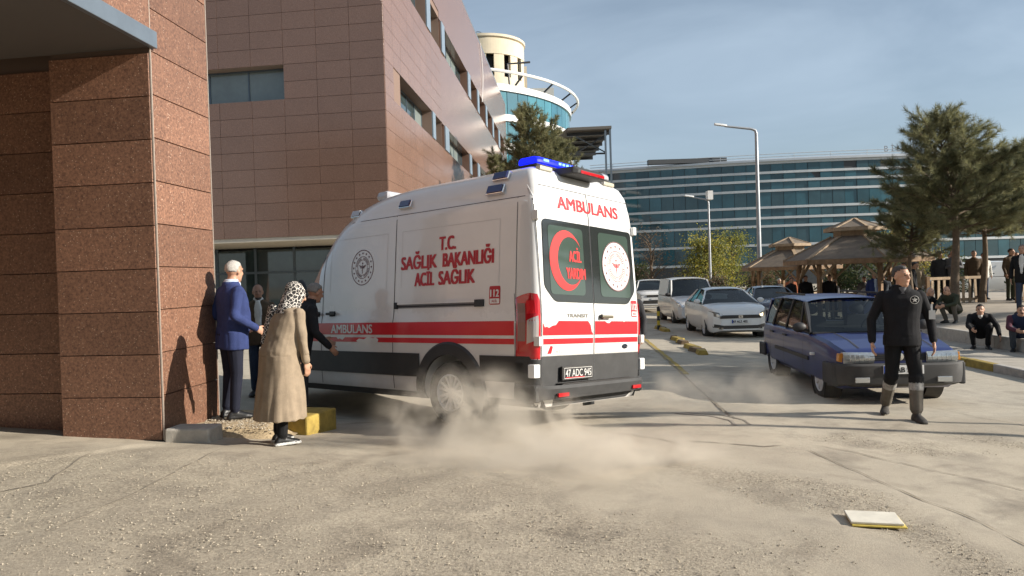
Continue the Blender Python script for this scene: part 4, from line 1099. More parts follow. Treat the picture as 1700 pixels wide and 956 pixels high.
for fn in (L_, Rr):
    P2(fn, 'stripe', VAN_RED, 0.31, 4.75, 1.08, 1.235, 0.003, ny=30)
    P2(fn, 'stripe', VAN_RED, 0.31, 4.75, 0.985, 1.045, 0.003, ny=30)
    # black cladding on the lower flank, split by the wheel arches
    for y0, y1 in ((0.02, AX_R - .50), (AX_R + .50, AX_F - .50)):
        P2(fn, 'lower_cladding', BLKP, y0, y1, 0.58, 0.86, 0.010, ny=10)
        P2(fn, 'sill', BLKP, y0, y1, 0.322, 0.40, 0.004, ny=10, nz=2)
    sg_ = -1 if fn is L_ else 1
    for y in (AX_R, AX_F):
        rr = []
        for k in range(25):
            t = R(-14 + 208 * k / 24); c, s = math.cos(t), math.sin(t); row = []
            for rad, o in ((0.435, 0.0), (0.435, 0.035), (0.56, 0.030), (0.585, 0.004)):
                zz = max(.33, 0.42 + rad * s); p = side_pt(y + rad * c, zz, o, sg_); row.append(p)
            rr.append(row)
        MB().loft(rr, cap0=False, cap1=False, closed=False).build('wheel_arch', BLKP, van, 40)
    P2(fn, 'panel_crease', SEAM, 0.20, 3.55, 2.576, 2.583, 0.003, ny=12, nz=1)
    for y in (2.32, 3.85):
        P2(fn, 'door_gap', SEAM, y - .006, y + .006, 0.42, 2.575, 0.0025, ny=1, nz=24)
    P2(fn, 'door_gap', SEAM, 0.300, 0.308, 1.30, 2.575, 0.003, ny=1, nz=10)
    # pressed panel outlines, their soft shade painted as thin grey strips
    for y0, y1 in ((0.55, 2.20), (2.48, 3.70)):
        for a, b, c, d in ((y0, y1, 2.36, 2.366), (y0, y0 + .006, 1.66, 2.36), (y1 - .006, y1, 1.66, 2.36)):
            P2(fn, 'press_shade_line', pmat('press_shadow', (0.50, 0.50, 0.49), .4), a, b, c, d, 0.0015, ny=8, nz=6)
    # cab door
    P2(fn, 'door_gap', SEAM, 4.72, 4.732, 0.55, 1.5, 0.003, ny=1, nz=10)
    MB().add([fn(a, b, 0.004) for a, b in ((3.86, 2.24), (4.12, 2.23), (4.27, 2.09), (4.64, 1.60), (4.63, 1.595), (4.26, 2.075), (4.115, 2.218), (3.86, 2.228))], [tuple(range(8))]).build('door_gap', SEAM, van)
    wf = MB().add([fn(a, b, 0.006) for a, b in ((3.92, 1.52), (4.62, 1.52), (4.59, 1.60), (4.22, 2.12), (4.12, 2.17), (3.92, 2.17), (3.98, 2.11), (4.11, 2.10), (4.16, 2.06), (4.50, 1.60), (3.98, 1.60))], [(0, 1, 2, 9, 10), (2, 3, 8, 9), (3, 4, 7, 8), (4, 5, 6, 7), (5, 0, 10, 6)]).build('window_frame', BLKP, van)
    MB().add([fn(a, b, 0.002) for a, b in ((3.98, 1.60), (4.52, 1.60), (4.18, 2.08), (4.1, 2.12), (3.98, 2.12))], [(0, 1, 2, 3, 4)]).build('cab_window', GLASS_DK, van)
    for y in (3.98, 3.62):
        h = MB().bar(fn(y - .10, 1.36, .035), fn(y + .10, 1.36, .035), .03, .035).build('door_handle', BLKP, van, None, .006)
        MB().bar(fn(y - .06, 1.36, .006), fn(y + .06, 1.36, .006), .012, .07).build('handle_cup', SEAM, h)
for pts in ([(2.62, .978), (3.02, .978), (3.06, 1.0), (3.0, 1.03), (2.9, 1.02), (2.82, 1.05), (2.7, 1.035), (2.66, 1.05), (2.6, 1.02)], [(3.3, 1.05), (3.5, 1.05), (3.46, 1.02), (3.42, 1.03), (3.36, 1.01)]):
    poly_on(L_, pts, 'peeled_patch', VAN_W, .005)
# white sill board below the cladding is body colour; wing mirrors
for s in (-1, 1):
    a = side_pt(4.70, 1.55, 0, s); m_ = MB().ell(a + Vector((s * .20, .02, .12)), (.10, .09, .22), 0, 14, 10).build('mirror', BLKP, van, 60)
    MB().bar(a + Vector((s * -.04, .02, .0)), a + Vector((s * .18, .02, .02)), .06, .05).build('mirror_arm', BLKP, m_)
# sliding door rail
rail = P2(L_, 'sliding_rail', pmat('rail_shade', (0.16, 0.15, 0.15), .35), 0.77, 2.31, 1.405, 1.475, 0.003, ny=6, nz=1)
P2(L_, 'rail_lip', VAN_W, 0.85, 2.26, 1.452, 1.478, 0.014, rail, 6, 1); P2(L_, 'rail_slot', BLKP, 0.85, 2.26, 1.418, 1.436, 0.005, rail, 6, 1)
MB().slab([L_(.77, 1.40, .018), L_(.91, 1.40, .018), L_(.91, 1.48, .018), L_(.77, 1.48, .018)], (.02, 0, 0)).build('rail_end', BLKP, rail); MB().slab([L_(2.25, 1.40, .018), L_(2.31, 1.40, .018), L_(2.31, 1.48, .018), L_(2.25, 1.48, .018)], (.02, 0, 0)).build('rail_end', BLKP, rail)
# ---- lettering on the left flank
for s, w_, yc, zc, cap in (('T.C.', .29, 1.27, 2.165, .165), ('SAĞLIK', .66, 1.77, 1.965, .165), ('BAKANLIĞI', .83, .935, 1.965, .165), ('ACİL', .36, 1.66, 1.755, .165), ('SAĞLIK', .61, 1.11, 1.755, .165)):
    v, f = fit_text(s, w_, cap, .065); mesh_on(lt(yc, zc), v, f, 'lettering', TXT_RED, .0035)
v, f = fit_text('AMBULANS', .90, .115, .045); mesh_on(lt(3.06, 1.158), v, f, 'lettering', VAN_W, .0065)
def emblem(fn, r, off, parent=van, disc=None, big=1.0):
    if disc: poly_on(fn, [(r * math.cos(t), r * math.sin(t)) for t in (2 * math.pi * k / 40 for k in range(40))], 'emblem_disc', disc, off - .0015, parent)
    mb = MB(); n = 44
    def ring(r0, r1, k0=0, k1=n):
        mb.loft([[fn(q * math.cos(2 * math.pi * k / n), q * math.sin(2 * math.pi * k / n), off) for q in (r0, r1)] for k in range(k0, k1 + 1)], 0, False, False, False)
    ring(r * .955, r); ring(r * .60, r * .63); ring(r * .42, r * .445)
    for k in range(16):      # ring of stars
        t = 2 * math.pi * k / 16; c = (r * .80 * math.cos(t), r * .80 * math.sin(t))
        mb.add([fn(c[0] + r * .085 * (1 if j % 2 == 0 else .42) * math.cos(math.pi / 2 + j * math.pi / 5), c[1] + r * .085 * (1 if j % 2 == 0 else .42) * math.sin(math.pi / 2 + j * math.pi / 5), off) for j in range(10)], [tuple(range(10))])
    for k in range(40):      # ring of tiny letters, too small to read
        if k % 10 in (0, 1): continue
        t = 2 * math.pi * k / 40; c = Vector((math.cos(t), math.sin(t))); d = Vector((-c.y, c.x)) * r * .02
        mb.add([fn(*(c * r * .47 - d), off), fn(*(c * r * .47 + d), off), fn(*(c * r * .56 + d), off), fn(*(c * r * .56 - d), off)], [(0, 1, 2, 3)])
    o = mb.build('emblem', EMB, parent)
    w = MB()                 # winged staff
    w.add([fn(a * r, b * r, off) for a, b in ((-.02, .16), (.02, .16), (.015, -.36), (-.015, -.36))], [(0, 1, 2, 3)])
    for s in (-1, 1):
        for k in range(3):
            w.add([fn(s * a * r, b * r, off) for a, b in ((.03, .08 - .05 * k), (.33 - .07 * k, .15 - .07 * k), (.30 - .07 * k, .10 - .07 * k), (.03, .045 - .05 * k))], [(0, 1, 2, 3)])
    w.loft([[fn(math.sin(k * .9) * .07 * r * (1 - k / 12) + e * r, (.10 - k * .045) * r, off) for e in (-.014, .014)] for k in range(10)], 0, False, False, False)
    w.add([fn(.05 * r * math.cos(t), (.24 + .05 * math.sin(t)) * r, off) for t in (math.pi * 2 * k / 12 for k in range(12))], [tuple(range(12))])
    w.build('winged_staff', VAN_RED if disc else EMB, parent)
emblem(lt(2.88, 1.96), .235, .0035)
def badge112(fn, w, h, off):
    rr = lambda a, b, c: [(sx * (a - c) + c * math.cos(t), sy * (b - c) + c * math.sin(t)) for sx, sy, t0 in ((1, 1, 0), (-1, 1, 1), (-1, -1, 2), (1, -1, 3)) for t in (math.pi / 2 * (t0 + k / 4) for k in range(5))]
    o = poly_on(fn, rr(w / 2, h / 2, .02), 'number_badge', TXT_RED, off)
    poly_on(lambda a, b, q: fn(a, b - h * .31, q), rr(w * .44, h * .135, .008), 'badge_field', VAN_W, off + .0025, o)
    v, f = fit_text('112', w * .80, h * .40, .05); mesh_on(lambda a, b, q: fn(a, b + h * .12, q), v, f, 'lettering', VAN_W, off + .0025, o)
    v, f = fit_text('ACİL', w * .5, h * .13, .02); mesh_on(lambda a, b, q: fn(a, b - h * .31, q), v, f, 'lettering', TXT_RED, off + .0045, o)
badge112(lt(.50, 1.52), .165, .205, .0035)
# ---- side beacons on the roof shoulder
def side_light(y, z, mat, w=.21, h=.105, sgn=-1):
    c = side_pt(y, z, 0, sgn); u = Vector((0, 1, 0)); n_ = Vector((sgn, 0, .45)).normalized(); t_ = u.cross(n_).normalized()
    if t_.z < 0: t_ = -t_
    def box(s, d0, d1): return [[c + u * a * w / 2 * s + t_ * b * h / 2 * s + n_ * d for a, b in ((-1, -1), (1, -1), (1, 1), (-1, 1))] for d in (d0, d1)]
    b = MB().loft(box(1, -.05, .035)).build('side_beacon', CHROME, van, None, .008); MB().loft(box(.84, .036, .050)).build('beacon_lens', mat, b, None, .006)
for s in (-1, 1):
    side_light(3.28, 2.70, CLRB, .20, .10, s); side_light(2.17, 2.70, LBLUE, .22, .105, s); side_light(.60, 2.845, LBLUE, .24, .105, s); side_light(.64, 2.69, LBLUE, .26, .115, s)
# ---- rear doors
RB = lambda x, z, o=0: rear_pt(x, z, o)
for s, x0, x1 in ((-1, -.94, -.006), (1, .006, .94)):
    d = P2(RB, 'rear_door', VAN_W, x0, x1, .865, 2.70, .006, ny=8, nz=30)
    # glazing: dark border and a clearer pane inside
    ax, bx_ = (-.905, -.012) if s < 0 else (.012, .905)
    inner, outer = (bx_, ax) if s < 0 else (ax, bx_)
    k = 1 if outer > inner else -1
    def rnd(pts):
        out = []
        for i, p in enumerate(pts):
            p = Vector(p); a = Vector(pts[i - 1]); b = Vector(pts[(i + 1) % len(pts)])
            c = .06 if (abs(p.x) > .1) else .004
            pa, pb = p + (a - p).normalized() * c, p + (b - p).normalized() * c
            for t in (0, .25, .5, .75, 1): out.append(tuple(pa.lerp(p, t).lerp(p.lerp(pb, t), t)))
        return out
    ol = rnd([(inner, 1.44), (outer - k * .19, 1.44), (outer - k * .02, 1.60), (outer - k * .04, 2.335), (inner, 2.335)])
    o = poly_on(RB, ol, 'rear_window', pmat('window_border', (0.022, 0.026, 0.026), .08, spec=1.0), .013, d)
    il = rnd([(inner + k * .14, 1.52), (outer - k * .12, 1.52), (outer - k * .12, 2.275), (inner + k * .14, 2.275)])
    poly_on(RB, il, 'pane', pmat('green_pane', (0.05, 0.075, 0.062), .06, spec=1.0), .0155, o)
    # stripes on the doors, the upper one peeling
    xs0, xs1 = x0 + .012, x1 - .012
    if s < 0:
        top = [(xs0, 1.215), (xs0 + .03, 1.165), (xs0 + .07, 1.175), (xs0 + .10, 1.16), (xs0 + .17, 1.185), (xs0 + .22, 1.19), (xs0 + .27, 1.235), (xs1 - .10, 1.235), (xs1 - .05, 1.19), (xs1 - .03, 1.12), (xs1, 1.09)]
    else:
        top = [(xs0, 1.235), (.22, 1.235), (.26, 1.215), (.31, 1.212), (.35, 1.235), (.60, 1.235), (.62, 1.225), (.64, 1.235), (xs1, 1.235)]
    poly_on(RB, [(xs1, 1.08), (xs0, 1.08)] + top, 'stripe', VAN_RED, .009, d)
    P2(RB, 'stripe', VAN_RED, xs0, xs1, .985, 1.045, .009, d, 6, 2)
    P2(RB, 'lower_panel', BUMP, x0, x1, .54, .86, .010, d, 6, 2)
    for z in (2.36, 1.02):      # hinges at the corner
        h = corner_pt(vw(z) - .035, z, .012, s); MB().box(h.x - .035, h.x + .035, h.y - .05, h.y + .03, z - .05, z + .05).build('hinge', VAN_W, d, None, .008)
    if s > 0:
        hd = MB().bar(RB(.10, 1.285, .05), RB(.32, 1.285, .05), .03, .035).build('door_handle', pmat('handle_bronze', (0.20, 0.18, 0.13), .35, .5), d, None, .012)
        MB().ell(RB(.12, 1.285, .03), (.03, .03, .03)).build('handle_lock', BLKP, hd)
        v, f = fit_text('Ford', .06, .025, .0); lg = poly_on(rt(.64, .935), [(.06 * math.cos(t), .028 * math.sin(t)) for t in (2 * math.pi * q / 24 for q in range(24))], 'oval_badge', pmat('badge_blue', (0.03, 0.04, 0.06), .25, .3), .012, d)
        mesh_on(rt(.64, .932), v, f, 'lettering', CHROME, .0145, lg)
    else:
        v, f = fit_text('TRANSIT', .40, .042, .04); mesh_on(rt(-.32, 1.295), v, f, 'lettering', pmat('badge_chrome', (0.30, 0.29, 0.27), .3, .7), .010, d)
        poly_on(rt(-.80, .925), [(-.05, -.04), (.015, -.04), (.045, .035), (.005, .045)], 'dealer_mark', VAN_RED, .0085, d)
        v, f = fit_text('ATC', .13, .03, .0); mesh_on(rt(-.64, .905), v, f, 'lettering', pmat('dealer_grey', (0.30, 0.30, 0.30), .5), .0085, d)
for z0, z1, n_ in ((.54, 2.70, 20),): P2(RB, 'door_gap', SEAM, -.005, .005, z0, z1, .011, ny=1, nz=n_)
for x in (-.945, .945): P2(RB, 'door_gap', SEAM, x - .004, x + .004, .54, 2.66, .008, ny=1, nz=16)
P2(RB, 'door_gap', SEAM, -.86, .86, 2.702, 2.710, .004, ny=10, nz=1)
v, f = fit_text('AMBULANS', 1.20, .145, .045); mesh_on(rt(.03, 2.55), v, f, 'lettering', VAN_RED, .0095)
# crescent and window lettering
cres = []
for k in range(31):
    t = R(28) + R(304) * k / 30; cres.append((.30 * math.cos(t), .335 * math.sin(t)))
for k in range(31):
    t = R(328) - R(296) * k / 30; cres.append((.075 + .235 * math.cos(t), .268 * math.sin(t)))
MB().loft([[rear_pt(-.48 + a[0], 1.90 + a[1], .019), rear_pt(-.48 + b[0], 1.90 + b[1], .019)] for a, b in zip(cres[:31], cres[:30:-1])], 0, False, False, False).build('crescent', pmat('window_red', (0.62, 0.02, 0.02), .4), van)
for s, w_, zc in (('ACİL', .23, 1.955), ('YARDIM', .36, 1.765)):
    v, f = fit_text(s, w_, .125, .05); mesh_on(rt(-.32, zc), v, f, 'lettering', pmat('window_red', (0.55, 0.02, 0.02), .4), .019)
emblem(rt(.50, 1.89), .30, .0215, van, pmat('emblem_white', (0.66, 0.62, 0.60), .6))
badge112(rt(.85, 1.39), .13, .20, .0095)
LREF = pmat('lamp_reflector', (0.26, 0.17, 0.16), .25, .4); LBRT = pmat('lamp_bright_red', (0.62, 0.012, 0.02), .2)
# tail lamps round the corners
for s in (-1, 1):
    cs = lambda a, z, o: corner_pt(a, z, o, s)
    s0, s1 = .955, 1.27
    zf = lambda q: 1.53 - .09 * abs(q - .35) ** 1.5
    tl = MB().grid(lambda a, b: cs(s0 + (s1 - s0) * a, .83 + (zf(a) - .83) * b, .022 * min(1, 8 * a, 8 * (1 - a) + .1, 8 * b, 8 * (1 - b))), 14, 12).build('tail_lamp', LRED, van, 40)
    def lens(a0, a1, z0, z1, nm, mt, sl=0.0):
        MB().grid(lambda a, b: cs(s0 + (s1 - s0) * (a0 + (a1 - a0) * a), z0 + (z1 - z0) * b + sl * (1 - a), .0235), 5, 4).build(nm, mt, tl)
    lens(.10, .46, .99, 1.24, 'lamp_clear', LCLR, .05); lens(.52, .86, 1.02, 1.42, 'lamp_clear', LREF); lens(.10, .46, 1.31, 1.45, 'lamp_bright', LBRT)
    mk = corner_pt(1.02, .72, .03, s); MB().box(mk.x - .05, mk.x + .05, mk.y - .05, mk.y + .04, .64, .78).build('side_marker', pmat('marker_white', (0.72, 0.72, 0.70), .4), van, None, .01)
    P2(lambda a, z, o: corner_pt(a, z, o, s), 'corner_cladding', BUMP, .95, 1.27, .54, .828, .010, ny=10, nz=3)
    P2(lambda a, z, o: corner_pt(a, z, o, s), 'corner_gap', SEAM, 1.275, 1.282, .85, 1.53, .003, ny=1, nz=8)
    fl = MB().box(s * .93 - .12, s * .93 + .12, .74, .755, .16, .46).build('mud_flap', RUB, van)
P2(RB, 'rear_valance', BUMP, -.93, .93, .325, .545, .004, ny=8, nz=2)
for s in (-1, 1): P2(lambda a, z, o: corner_pt(a, z, o, s), 'rear_valance', BUMP, .93, 1.27, .325, .545, .004, ny=10, nz=2)
# bumper with step
bz_ = []
for k in range(25):
    q = -1 + 2 * k / 24; x = 1.04 * q; yb = -.10 + .13 * abs(q) ** 8; row = [(x, yb + .14, .54), (x, yb, .555), (x, yb - .015, .52), (x, yb + .01, .41), (x, yb + .16, .39)]
    bz_.append([Vector(p) for p in row])
MB().loft(bz_).build('rear_bumper', BUMP, van, 30)
for s in (-1, 1):
    MB().box(s * .985 - .055, s * .985 + .055, .0, .32, .38, .565).build('bumper_end', BUMP, van, None, .03)
    MB().box(s * .72 - .09, s * .72 + .09, -.118, -.10, .435, .475).build('reflector', LRED, van)
MB().box(-.7, .7, -.085, .03, .556, .566).build('step_tread', BLKP, van)
# number plate
pl = MB().box(-.29, .27, -.045, -.012, .575, .725).build('plate_holder', BLKP, van, None, .006)
MB().box(-.265, .245, -.050, -.0455, .592, .708).build('number_plate', pmat('plate_black', (0.02, 0.02, 0.022), .4), pl)
v, f = fit_text('47 ADC 945', .47, .082, .012); MB().add([(-.01 + p[0], -.0525 - p[2], .653 + p[1]) for p in v], f).build('lettering', VAN_W, pl)
for a in ((-.265, .245, .592, .597), (-.265, .245, .703, .708), (-.265, -.260, .597, .703), (.240, .245, .597, .703)): MB().box(a[0], a[1], -.0515, -.0502, a[2], a[3]).build('plate_border', VAN_W, pl)
MB().box(-.24, .10, -.0516, -.0503, .598, .607).build('plate_strip', VAN_RED, pl)
pl.location = (-.36, 0, .02)
# roof: gutter details, brake lamp pod, beacons, hatch
pd = MB().loft([[Vector((-.09 + a * w_, y, z)) for a, z in ((-1, 2.88), (1, 2.88), (.92, 2.88 + h), (-.92, 2.88 + h))] for y, w_, h in ((-.06, .26, .05), (.0, .31, .09), (.25, .30, .10), (.45, .2, .06))]).build('brake_lamp_pod', BUMP, van, 30, .015)
MB().box(-.31, .15, -.068, -.055, 2.886, 2.922).build('brake_lamp_lens', LRED, pd, None, .006)
for s in (-1, 1): MB().box(s * .62 - .11, s * .62 + .11, .18, .25, 2.90, 2.95).build('gutter_lamp', pmat('gutter_clip', (0.45, 0.42, 0.33), .4, .3), van, None, .01)
lb = MB().box(-.62, .84, .32, .60, 2.985, 3.015).build('light_bar', BLKP, van, None, .02)
def barlens(name, x0, x1, mat, sc=1.0, z0=3.016, z1=3.10):
    return MB().loft([[Vector((x, .46 + a * .155 * sc * e, z0 + (z1 - z0) * b)) for a, b in ((-1, .0), (1, 0), (1, .6), (.75, .95), (-.75, .95), (-1, .6))] for x, e in ((x0, .86), (x0 + .06, 1), (x1 - .06, 1), (x1, .9))]).build(name, mat, lb, 30, .012)
DOME = glass('beacon_dome', (0.25, 0.30, 0.75), .08, .9, 1.45)
barlens('beacon_lens', -.62, .22, LIT); barlens('beacon_lens', .24, .82, CLRB)
for x in (-.50, -.475, -.45, -.22, -.15, -.08, -.01, .06): MB().box(x - .02, x + .02, .295, .303, 3.045, 3.07).build('led_cluster', LITC, lb)
for x in (-.5, .6): MB().box(x - .05, x + .05, .40, .52, 2.92, 3.001).build('bar_foot', BLKP, lb)
fb = MB().box(-.62, .62, 2.95, 3.2, 2.90, 3.04).build('front_light_bar', CLRB, van, None, .06)
MB().box(-.25, .25, 1.5, 2.1, 2.98, 3.05).build('roof_hatch', VAN_W, van, None, .04)
# ---- wheels
def make_wheel(r, w, nsp, rimr, mat_rim, steel=False):
    t = MB(); rr, ww = r, w
    t.lathe([(rimr, -ww * .40), (rimr + .02, -ww * .5), (rr - .03, -ww * .5), (rr - .008, -ww * .42), (rr, -ww * .3), (rr, ww * .3), (rr - .008, ww * .42), (rr - .03, ww * .5), (rimr + .02, ww * .5), (rimr, ww * .40), (rimr, -ww * .40)], (0, 0, 0), (-1, 0, 0), 36)
    tread = t.mesh('tyre', RUB, 40)
    m = MB(); m.lathe([(rimr, ww * .46), (rimr - .012, ww * .47), (rimr - .022, ww * .38), (rimr - .024, -ww * .3)], (0, 0, 0), (-1, 0, 0), 36)
    m.lathe([(0, ww * .34), (.05, ww * .34), (.062, ww * .29), (.062, ww * .18), (0, ww * .18)], (0, 0, 0), (-1, 0, 0), 18)
    for k in range(nsp):
        a = 2 * math.pi * k / nsp; d = Vector((0, math.cos(a), math.sin(a))); s = Vector((0, -d.z, d.y)); o = Vector((-1, 0, 0))
        for sg in (-1, 1):
            q0, q1 = d * .045 + s * sg * .012 + o * ww * .28, d * (rimr - .015) + s * sg * rimr * .26 + o * ww * .36
            m.bar(q0, q1, .030, .026, up=o)
    rim = m.mesh('rim', mat_rim, 35)
    bk = MB().lathe([(0, ww * .10), (rimr - .02, ww * .10)], (0, 0, 0), (-1, 0, 0), 24).mesh('wheel_back', BLKP)
    return tread, rim, bk
def put_wheel(parent, ms, x, y, z, steer=0.0):
    w = link('wheel', ms[0], parent, (x, y, z), (0, 0, (math.pi if x > 0 else 0) + steer)); link('rim', ms[1], w); link('wheel_back', ms[2], w)
    return w
wm = make_wheel(WR, .235, 7, .215, ALU)
for x in (-.90, .90):
    put_wheel(van, wm, x, AX_R, .415)
    put_wheel(van, wm, x, AX_F, .40, R(22))
MB().box(-.75, .75, .5, 5.2, .34, .45).build('underbody', BLKP, van)
MB().tube([(-.85, AX_R, .415), (.85, AX_R, .415)], .06, 8).build('rear_axle', BLKP, van)
# windscreen and front lamps (seen only from the other side)
MB().grid(lambda a, b: (lambda z, q: Vector(((q * vw(z) * .86), lerp(Yf, z) - .32 * abs(q) ** 3.0 + .01, z)))(1.34 + .74 * b, -1 + 2 * a), 16, 8).build('windscreen', GLASS_DK, van, 40)
van.matrix_world = Matrix.Translation((.89, 8.37, -.155)) @ Matrix.Rotation(R(48.7), 4, 'Z') @ Matrix.Rotation(R(-1.4), 4, 'X') @ Matrix.Rotation(R(3.9), 4, 'Y')
# ================================================================ cars (x right, y forward = front, z up)
CARGL = glass('car_glass', (0.40, 0.44, 0.43), .03, .9, 1.42)
INTER = pmat('car_interior', (0.03, 0.03, 0.032), .9)
SEATM = pmat('car_seat', (0.06, 0.06, 0.065), .9)
HEADL = pmat('headlamp', (0.55, 0.57, 0.58), .16, .7, coat=.9)
REFL = pmat('reflector_bowl', (0.62, 0.62, 0.60), .22, .8)
LENSM = pmat('ribbed_lens', (0.44, 0.47, 0.48), .10, .6, .25, 9, coat=1.0)
LENS = glass('lamp_lens_glass', (0.80, 0.83, 0.83), .05, 1.0, 1.5)
AMB = pmat('indicator', (0.55, 0.22, 0.03), .25)
PLATE = pmat('plate_white', (0.72, 0.72, 0.70), .4)
PLBLUE = pmat('plate_blue', (0.02, 0.06, 0.30), .4)
TXTBLK = pmat('letter_black', (0.02, 0.02, 0.02), .5)
def car(name, label, cat, loc, rz, P):
    t = thing(name, label, cat, loc, rz, P.get('group'))
    W, paint, low = P['W'] / 2, P['paint'], P.get('low', BLKP)
    top, bot, wid = P['top'], P['bot'], P['wid']            # y -> z / half width factor
    zm = P['zm']; yc0, yc1 = P['cabin']                     # cabin opening along y (rear, front)
    ys = sorted({round(y, 3) for y, _ in top} | {round(y, 3) for y, _ in wid} | {round(y, 3) for y, _ in bot} | {round(top[0][0] + (top[-1][0] - top[0][0]) * k / 28, 3) for k in range(29)})
    rings = []
    for y in ys:
        zt, zb, w = lerp(top, y), lerp(bot, y), W * lerp(wid, y)
        h = zt - zb; sec = [(-w * .90, zb), (-w * .965, zb + h * .10), (-w * .995, zb + h * .32), (-w, min(zm, zb + h * .6)), (-w * .992, zt - h * .16), (-w * .965, zt - .035), (-w * .90, zt), (-w * .45, zt + P.get('crown', .015))]
        rings.append([Vector((x, y, z)) for x, z in sec] + [Vector((-x, y, z)) for x, z in sec[::-1]])
    mb = MB(); mb.loft(rings)
    n = 16
    for i in range(len(ys) - 1):                            # the tray inside the cabin is dark
        if yc0 <= ys[i] and ys[i + 1] <= yc1:
            for j in (6, 7, 8): mb.m[i * n + j] = 1
    body = mb.build('body', [paint, INTER], t, P.get('sharp', 28))
    ar = P['wr'] + P.get('arch', .055); cs = []
    for y in P['axles']:
        for s in (-1, 1):
            c = MB().lathe([(ar, s * (W - .26)), (ar, s * (W + .2))], (0, y, P['wr'] + .01), (1, 0, 0), 32, cap=True).build('cutter', DARK); cs.append(c)
    cut(body, cs)
    body.data.polygons.foreach_set('use_smooth', [True] * len(body.data.polygons)); body.data.set_sharp_from_angle(angle=R(P.get('sharp', 28)))
    for y in P['axles']:
        for s in (-1, 1):
            MB().lathe([(ar - .002, s * (W - .255)), (ar - .002, s * (W - .03))], (0, y, P['wr'] + .01), (1, 0, 0), 32).build('wheel_housing', BLKP, t)
            put_wheel(t, P['wheel'], s * (W - .115), y, P['wr'], 0)
    # greenhouse
    zb = lambda y: lerp(top, y) + .004
    rw, yr0, yr1, H = P['rw'] / 2, P['roof'][0], P['roof'][1], P['H']
    rz_ = lambda y: H - P.get('rdrop', .05) * (abs((y - (yr0 + yr1) / 2) / ((yr1 - yr0) / 2)) ** 2.4)
    def rf(a, b):
        x = -rw + 2 * rw * a; y = yr0 + (yr1 - yr0) * b; q = abs(2 * a - 1)
        return Vector((x, y, rz_(y) - .045 * q ** 4 - .01 * q ** 2))
    g = MB(); g.grid(rf, 12, 10); g.grid(lambda a, b: rf(a, b) - Vector((0, 0, .035)), 12, 10)
    g.build('roof', P.get('roofpaint', paint), t, 40)
    def bel(y, s): return Vector((s * W * lerp(wid, y) * .93, y, zb(y)))
    def rof(y, s): q = rf(0 if s < 0 else 1, (y - yr0) / (yr1 - yr0)); return q - Vector((0, 0, .012))
    pil = P['pillars']                                       # (belt y, roof y, width, material)
    for s in (-1, 1):
        for (yb, yt, w, pm) in pil:
            MB().bar(bel(yb, s) - Vector((0, 0, .02)), rof(yt, s), w, .05, up=(s, 0, .25)).build('pillar', pm or paint, t)
        for (a, b) in zip(pil, pil[1:]):
            q = [bel(a[0], s), bel(b[0], s), rof(b[1], s), rof(a[1], s)]; c = sum(q, Vector()) / 4
            q = [p + (c - p).normalized() * .0 for p in q]
            MB().grid(lambda u, v: (q[0].lerp(q[1], u)).lerp(q[3].lerp(q[2], u), v) + Vector((s * .012 * math.sin(v * 3.14), 0, 0)), 4, 4).build('side_window', P.get('sideglass', P.get('glass', CARGL)), t, 60)
        # trim round the glass line
        MB().bar(bel(pil[0][0], s) + Vector((s * .008, 0, .004)), bel(pil[-1][0], s) + Vector((s * .008, 0, .004)), .018, .02).build('window_trim', BLKP, t)
        m_ = bel(pil[-1][0] - .16, s) + Vector((s * .13, .02, .07)); mo = MB().ell(m_, (.105, .055, .075), 0, 14, 8).build('mirror', P.get('mirror', paint), t, 60)
        MB().bar(m_ - Vector((s * .13, 0, .05)), m_, .04, .035).build('mirror_arm', BLKP, mo)
        for yh in P.get('handles', ()):
            MB().bar(Vector((s * (W * lerp(wid, yh) + .012), yh - .09, zb(yh) - .12)), Vector((s * (W * lerp(wid, yh) + .012), yh + .09, zb(yh) - .12)), .025, .03).build('door_handle', P.get('handle_mat', paint), t, None, .006)
        for yg in P.get('gaps', ()):
            w_ = W * lerp(wid, yg); MB().grid(lambda a, b: Vector((s * (w_ * lerp([(0, .968), (.25, .998), (.5, 1.003), (.8, .995), (1, .968)], b) + .003), yg - .004 + .008 * a, .24 + (zb(yg) - .27) * b)), 1, 8).build('door_gap', SEAM, t)
        if P.get('moulding'):
            z0, z1, y0, y1, mm = P['moulding']
            mb = MB(); rows = []
            for k in range(13):
                y = y0 + (y1 - y0) * k / 12; w_ = W * lerp(wid, y); rows.append([Vector((s * (w_ - .02), y, z0)), Vector((s * (w_ + .016), y, z0)), Vector((s * (w_ + .016), y, z1)), Vector((s * (w_ - .02), y, z1))])
            MB().loft(rows).build('side_moulding', mm, t, None, .004)
    # windscreen and rear window
    for nm, (yb, yt) in (('windscreen', P['screen']), ('rear_window', P['back'])):
        A, B, C_, D_ = bel(yb, -1), bel(yb, 1), rof(yt, 1), rof(yt, -1); f = 1 if nm == 'windscreen' else -1
        MB().grid(lambda u, v: A.lerp(B, u).lerp(D_.lerp(C_, u), v) + Vector((0, f * .10 * (1 - (2 * u - 1) ** 2), .015 * (1 - (2 * u - 1) ** 2))), 12, 6).build(nm, P.get('glass', CARGL), t, 60)
        MB().bar(A.lerp(D_, .5) * 0 + A + Vector((0, f * .03, .0)), B + Vector((0, f * .03, 0)), .05, .03).build('screen_seal', BLKP, t)
    # seats, steering wheel
    for x in (-.36, .36):
        ysx = P['seat']; st = MB().loft([[Vector((x + a * .22 * w, ysx + b * .07 - q * .12, .45 + q * .62)) for a, b in ((-1, -1), (1, -1), (1, 1), (-1, 1))] for q, w in ((0, 1), (.5, 1.05), (.95, .85), (1.0, .6))]).build('seat', SEATM, t, 40)
        MB().ell((x, ysx - .17, 1.17), (.12, .05, .085)).build('headrest', SEATM, st, 60)
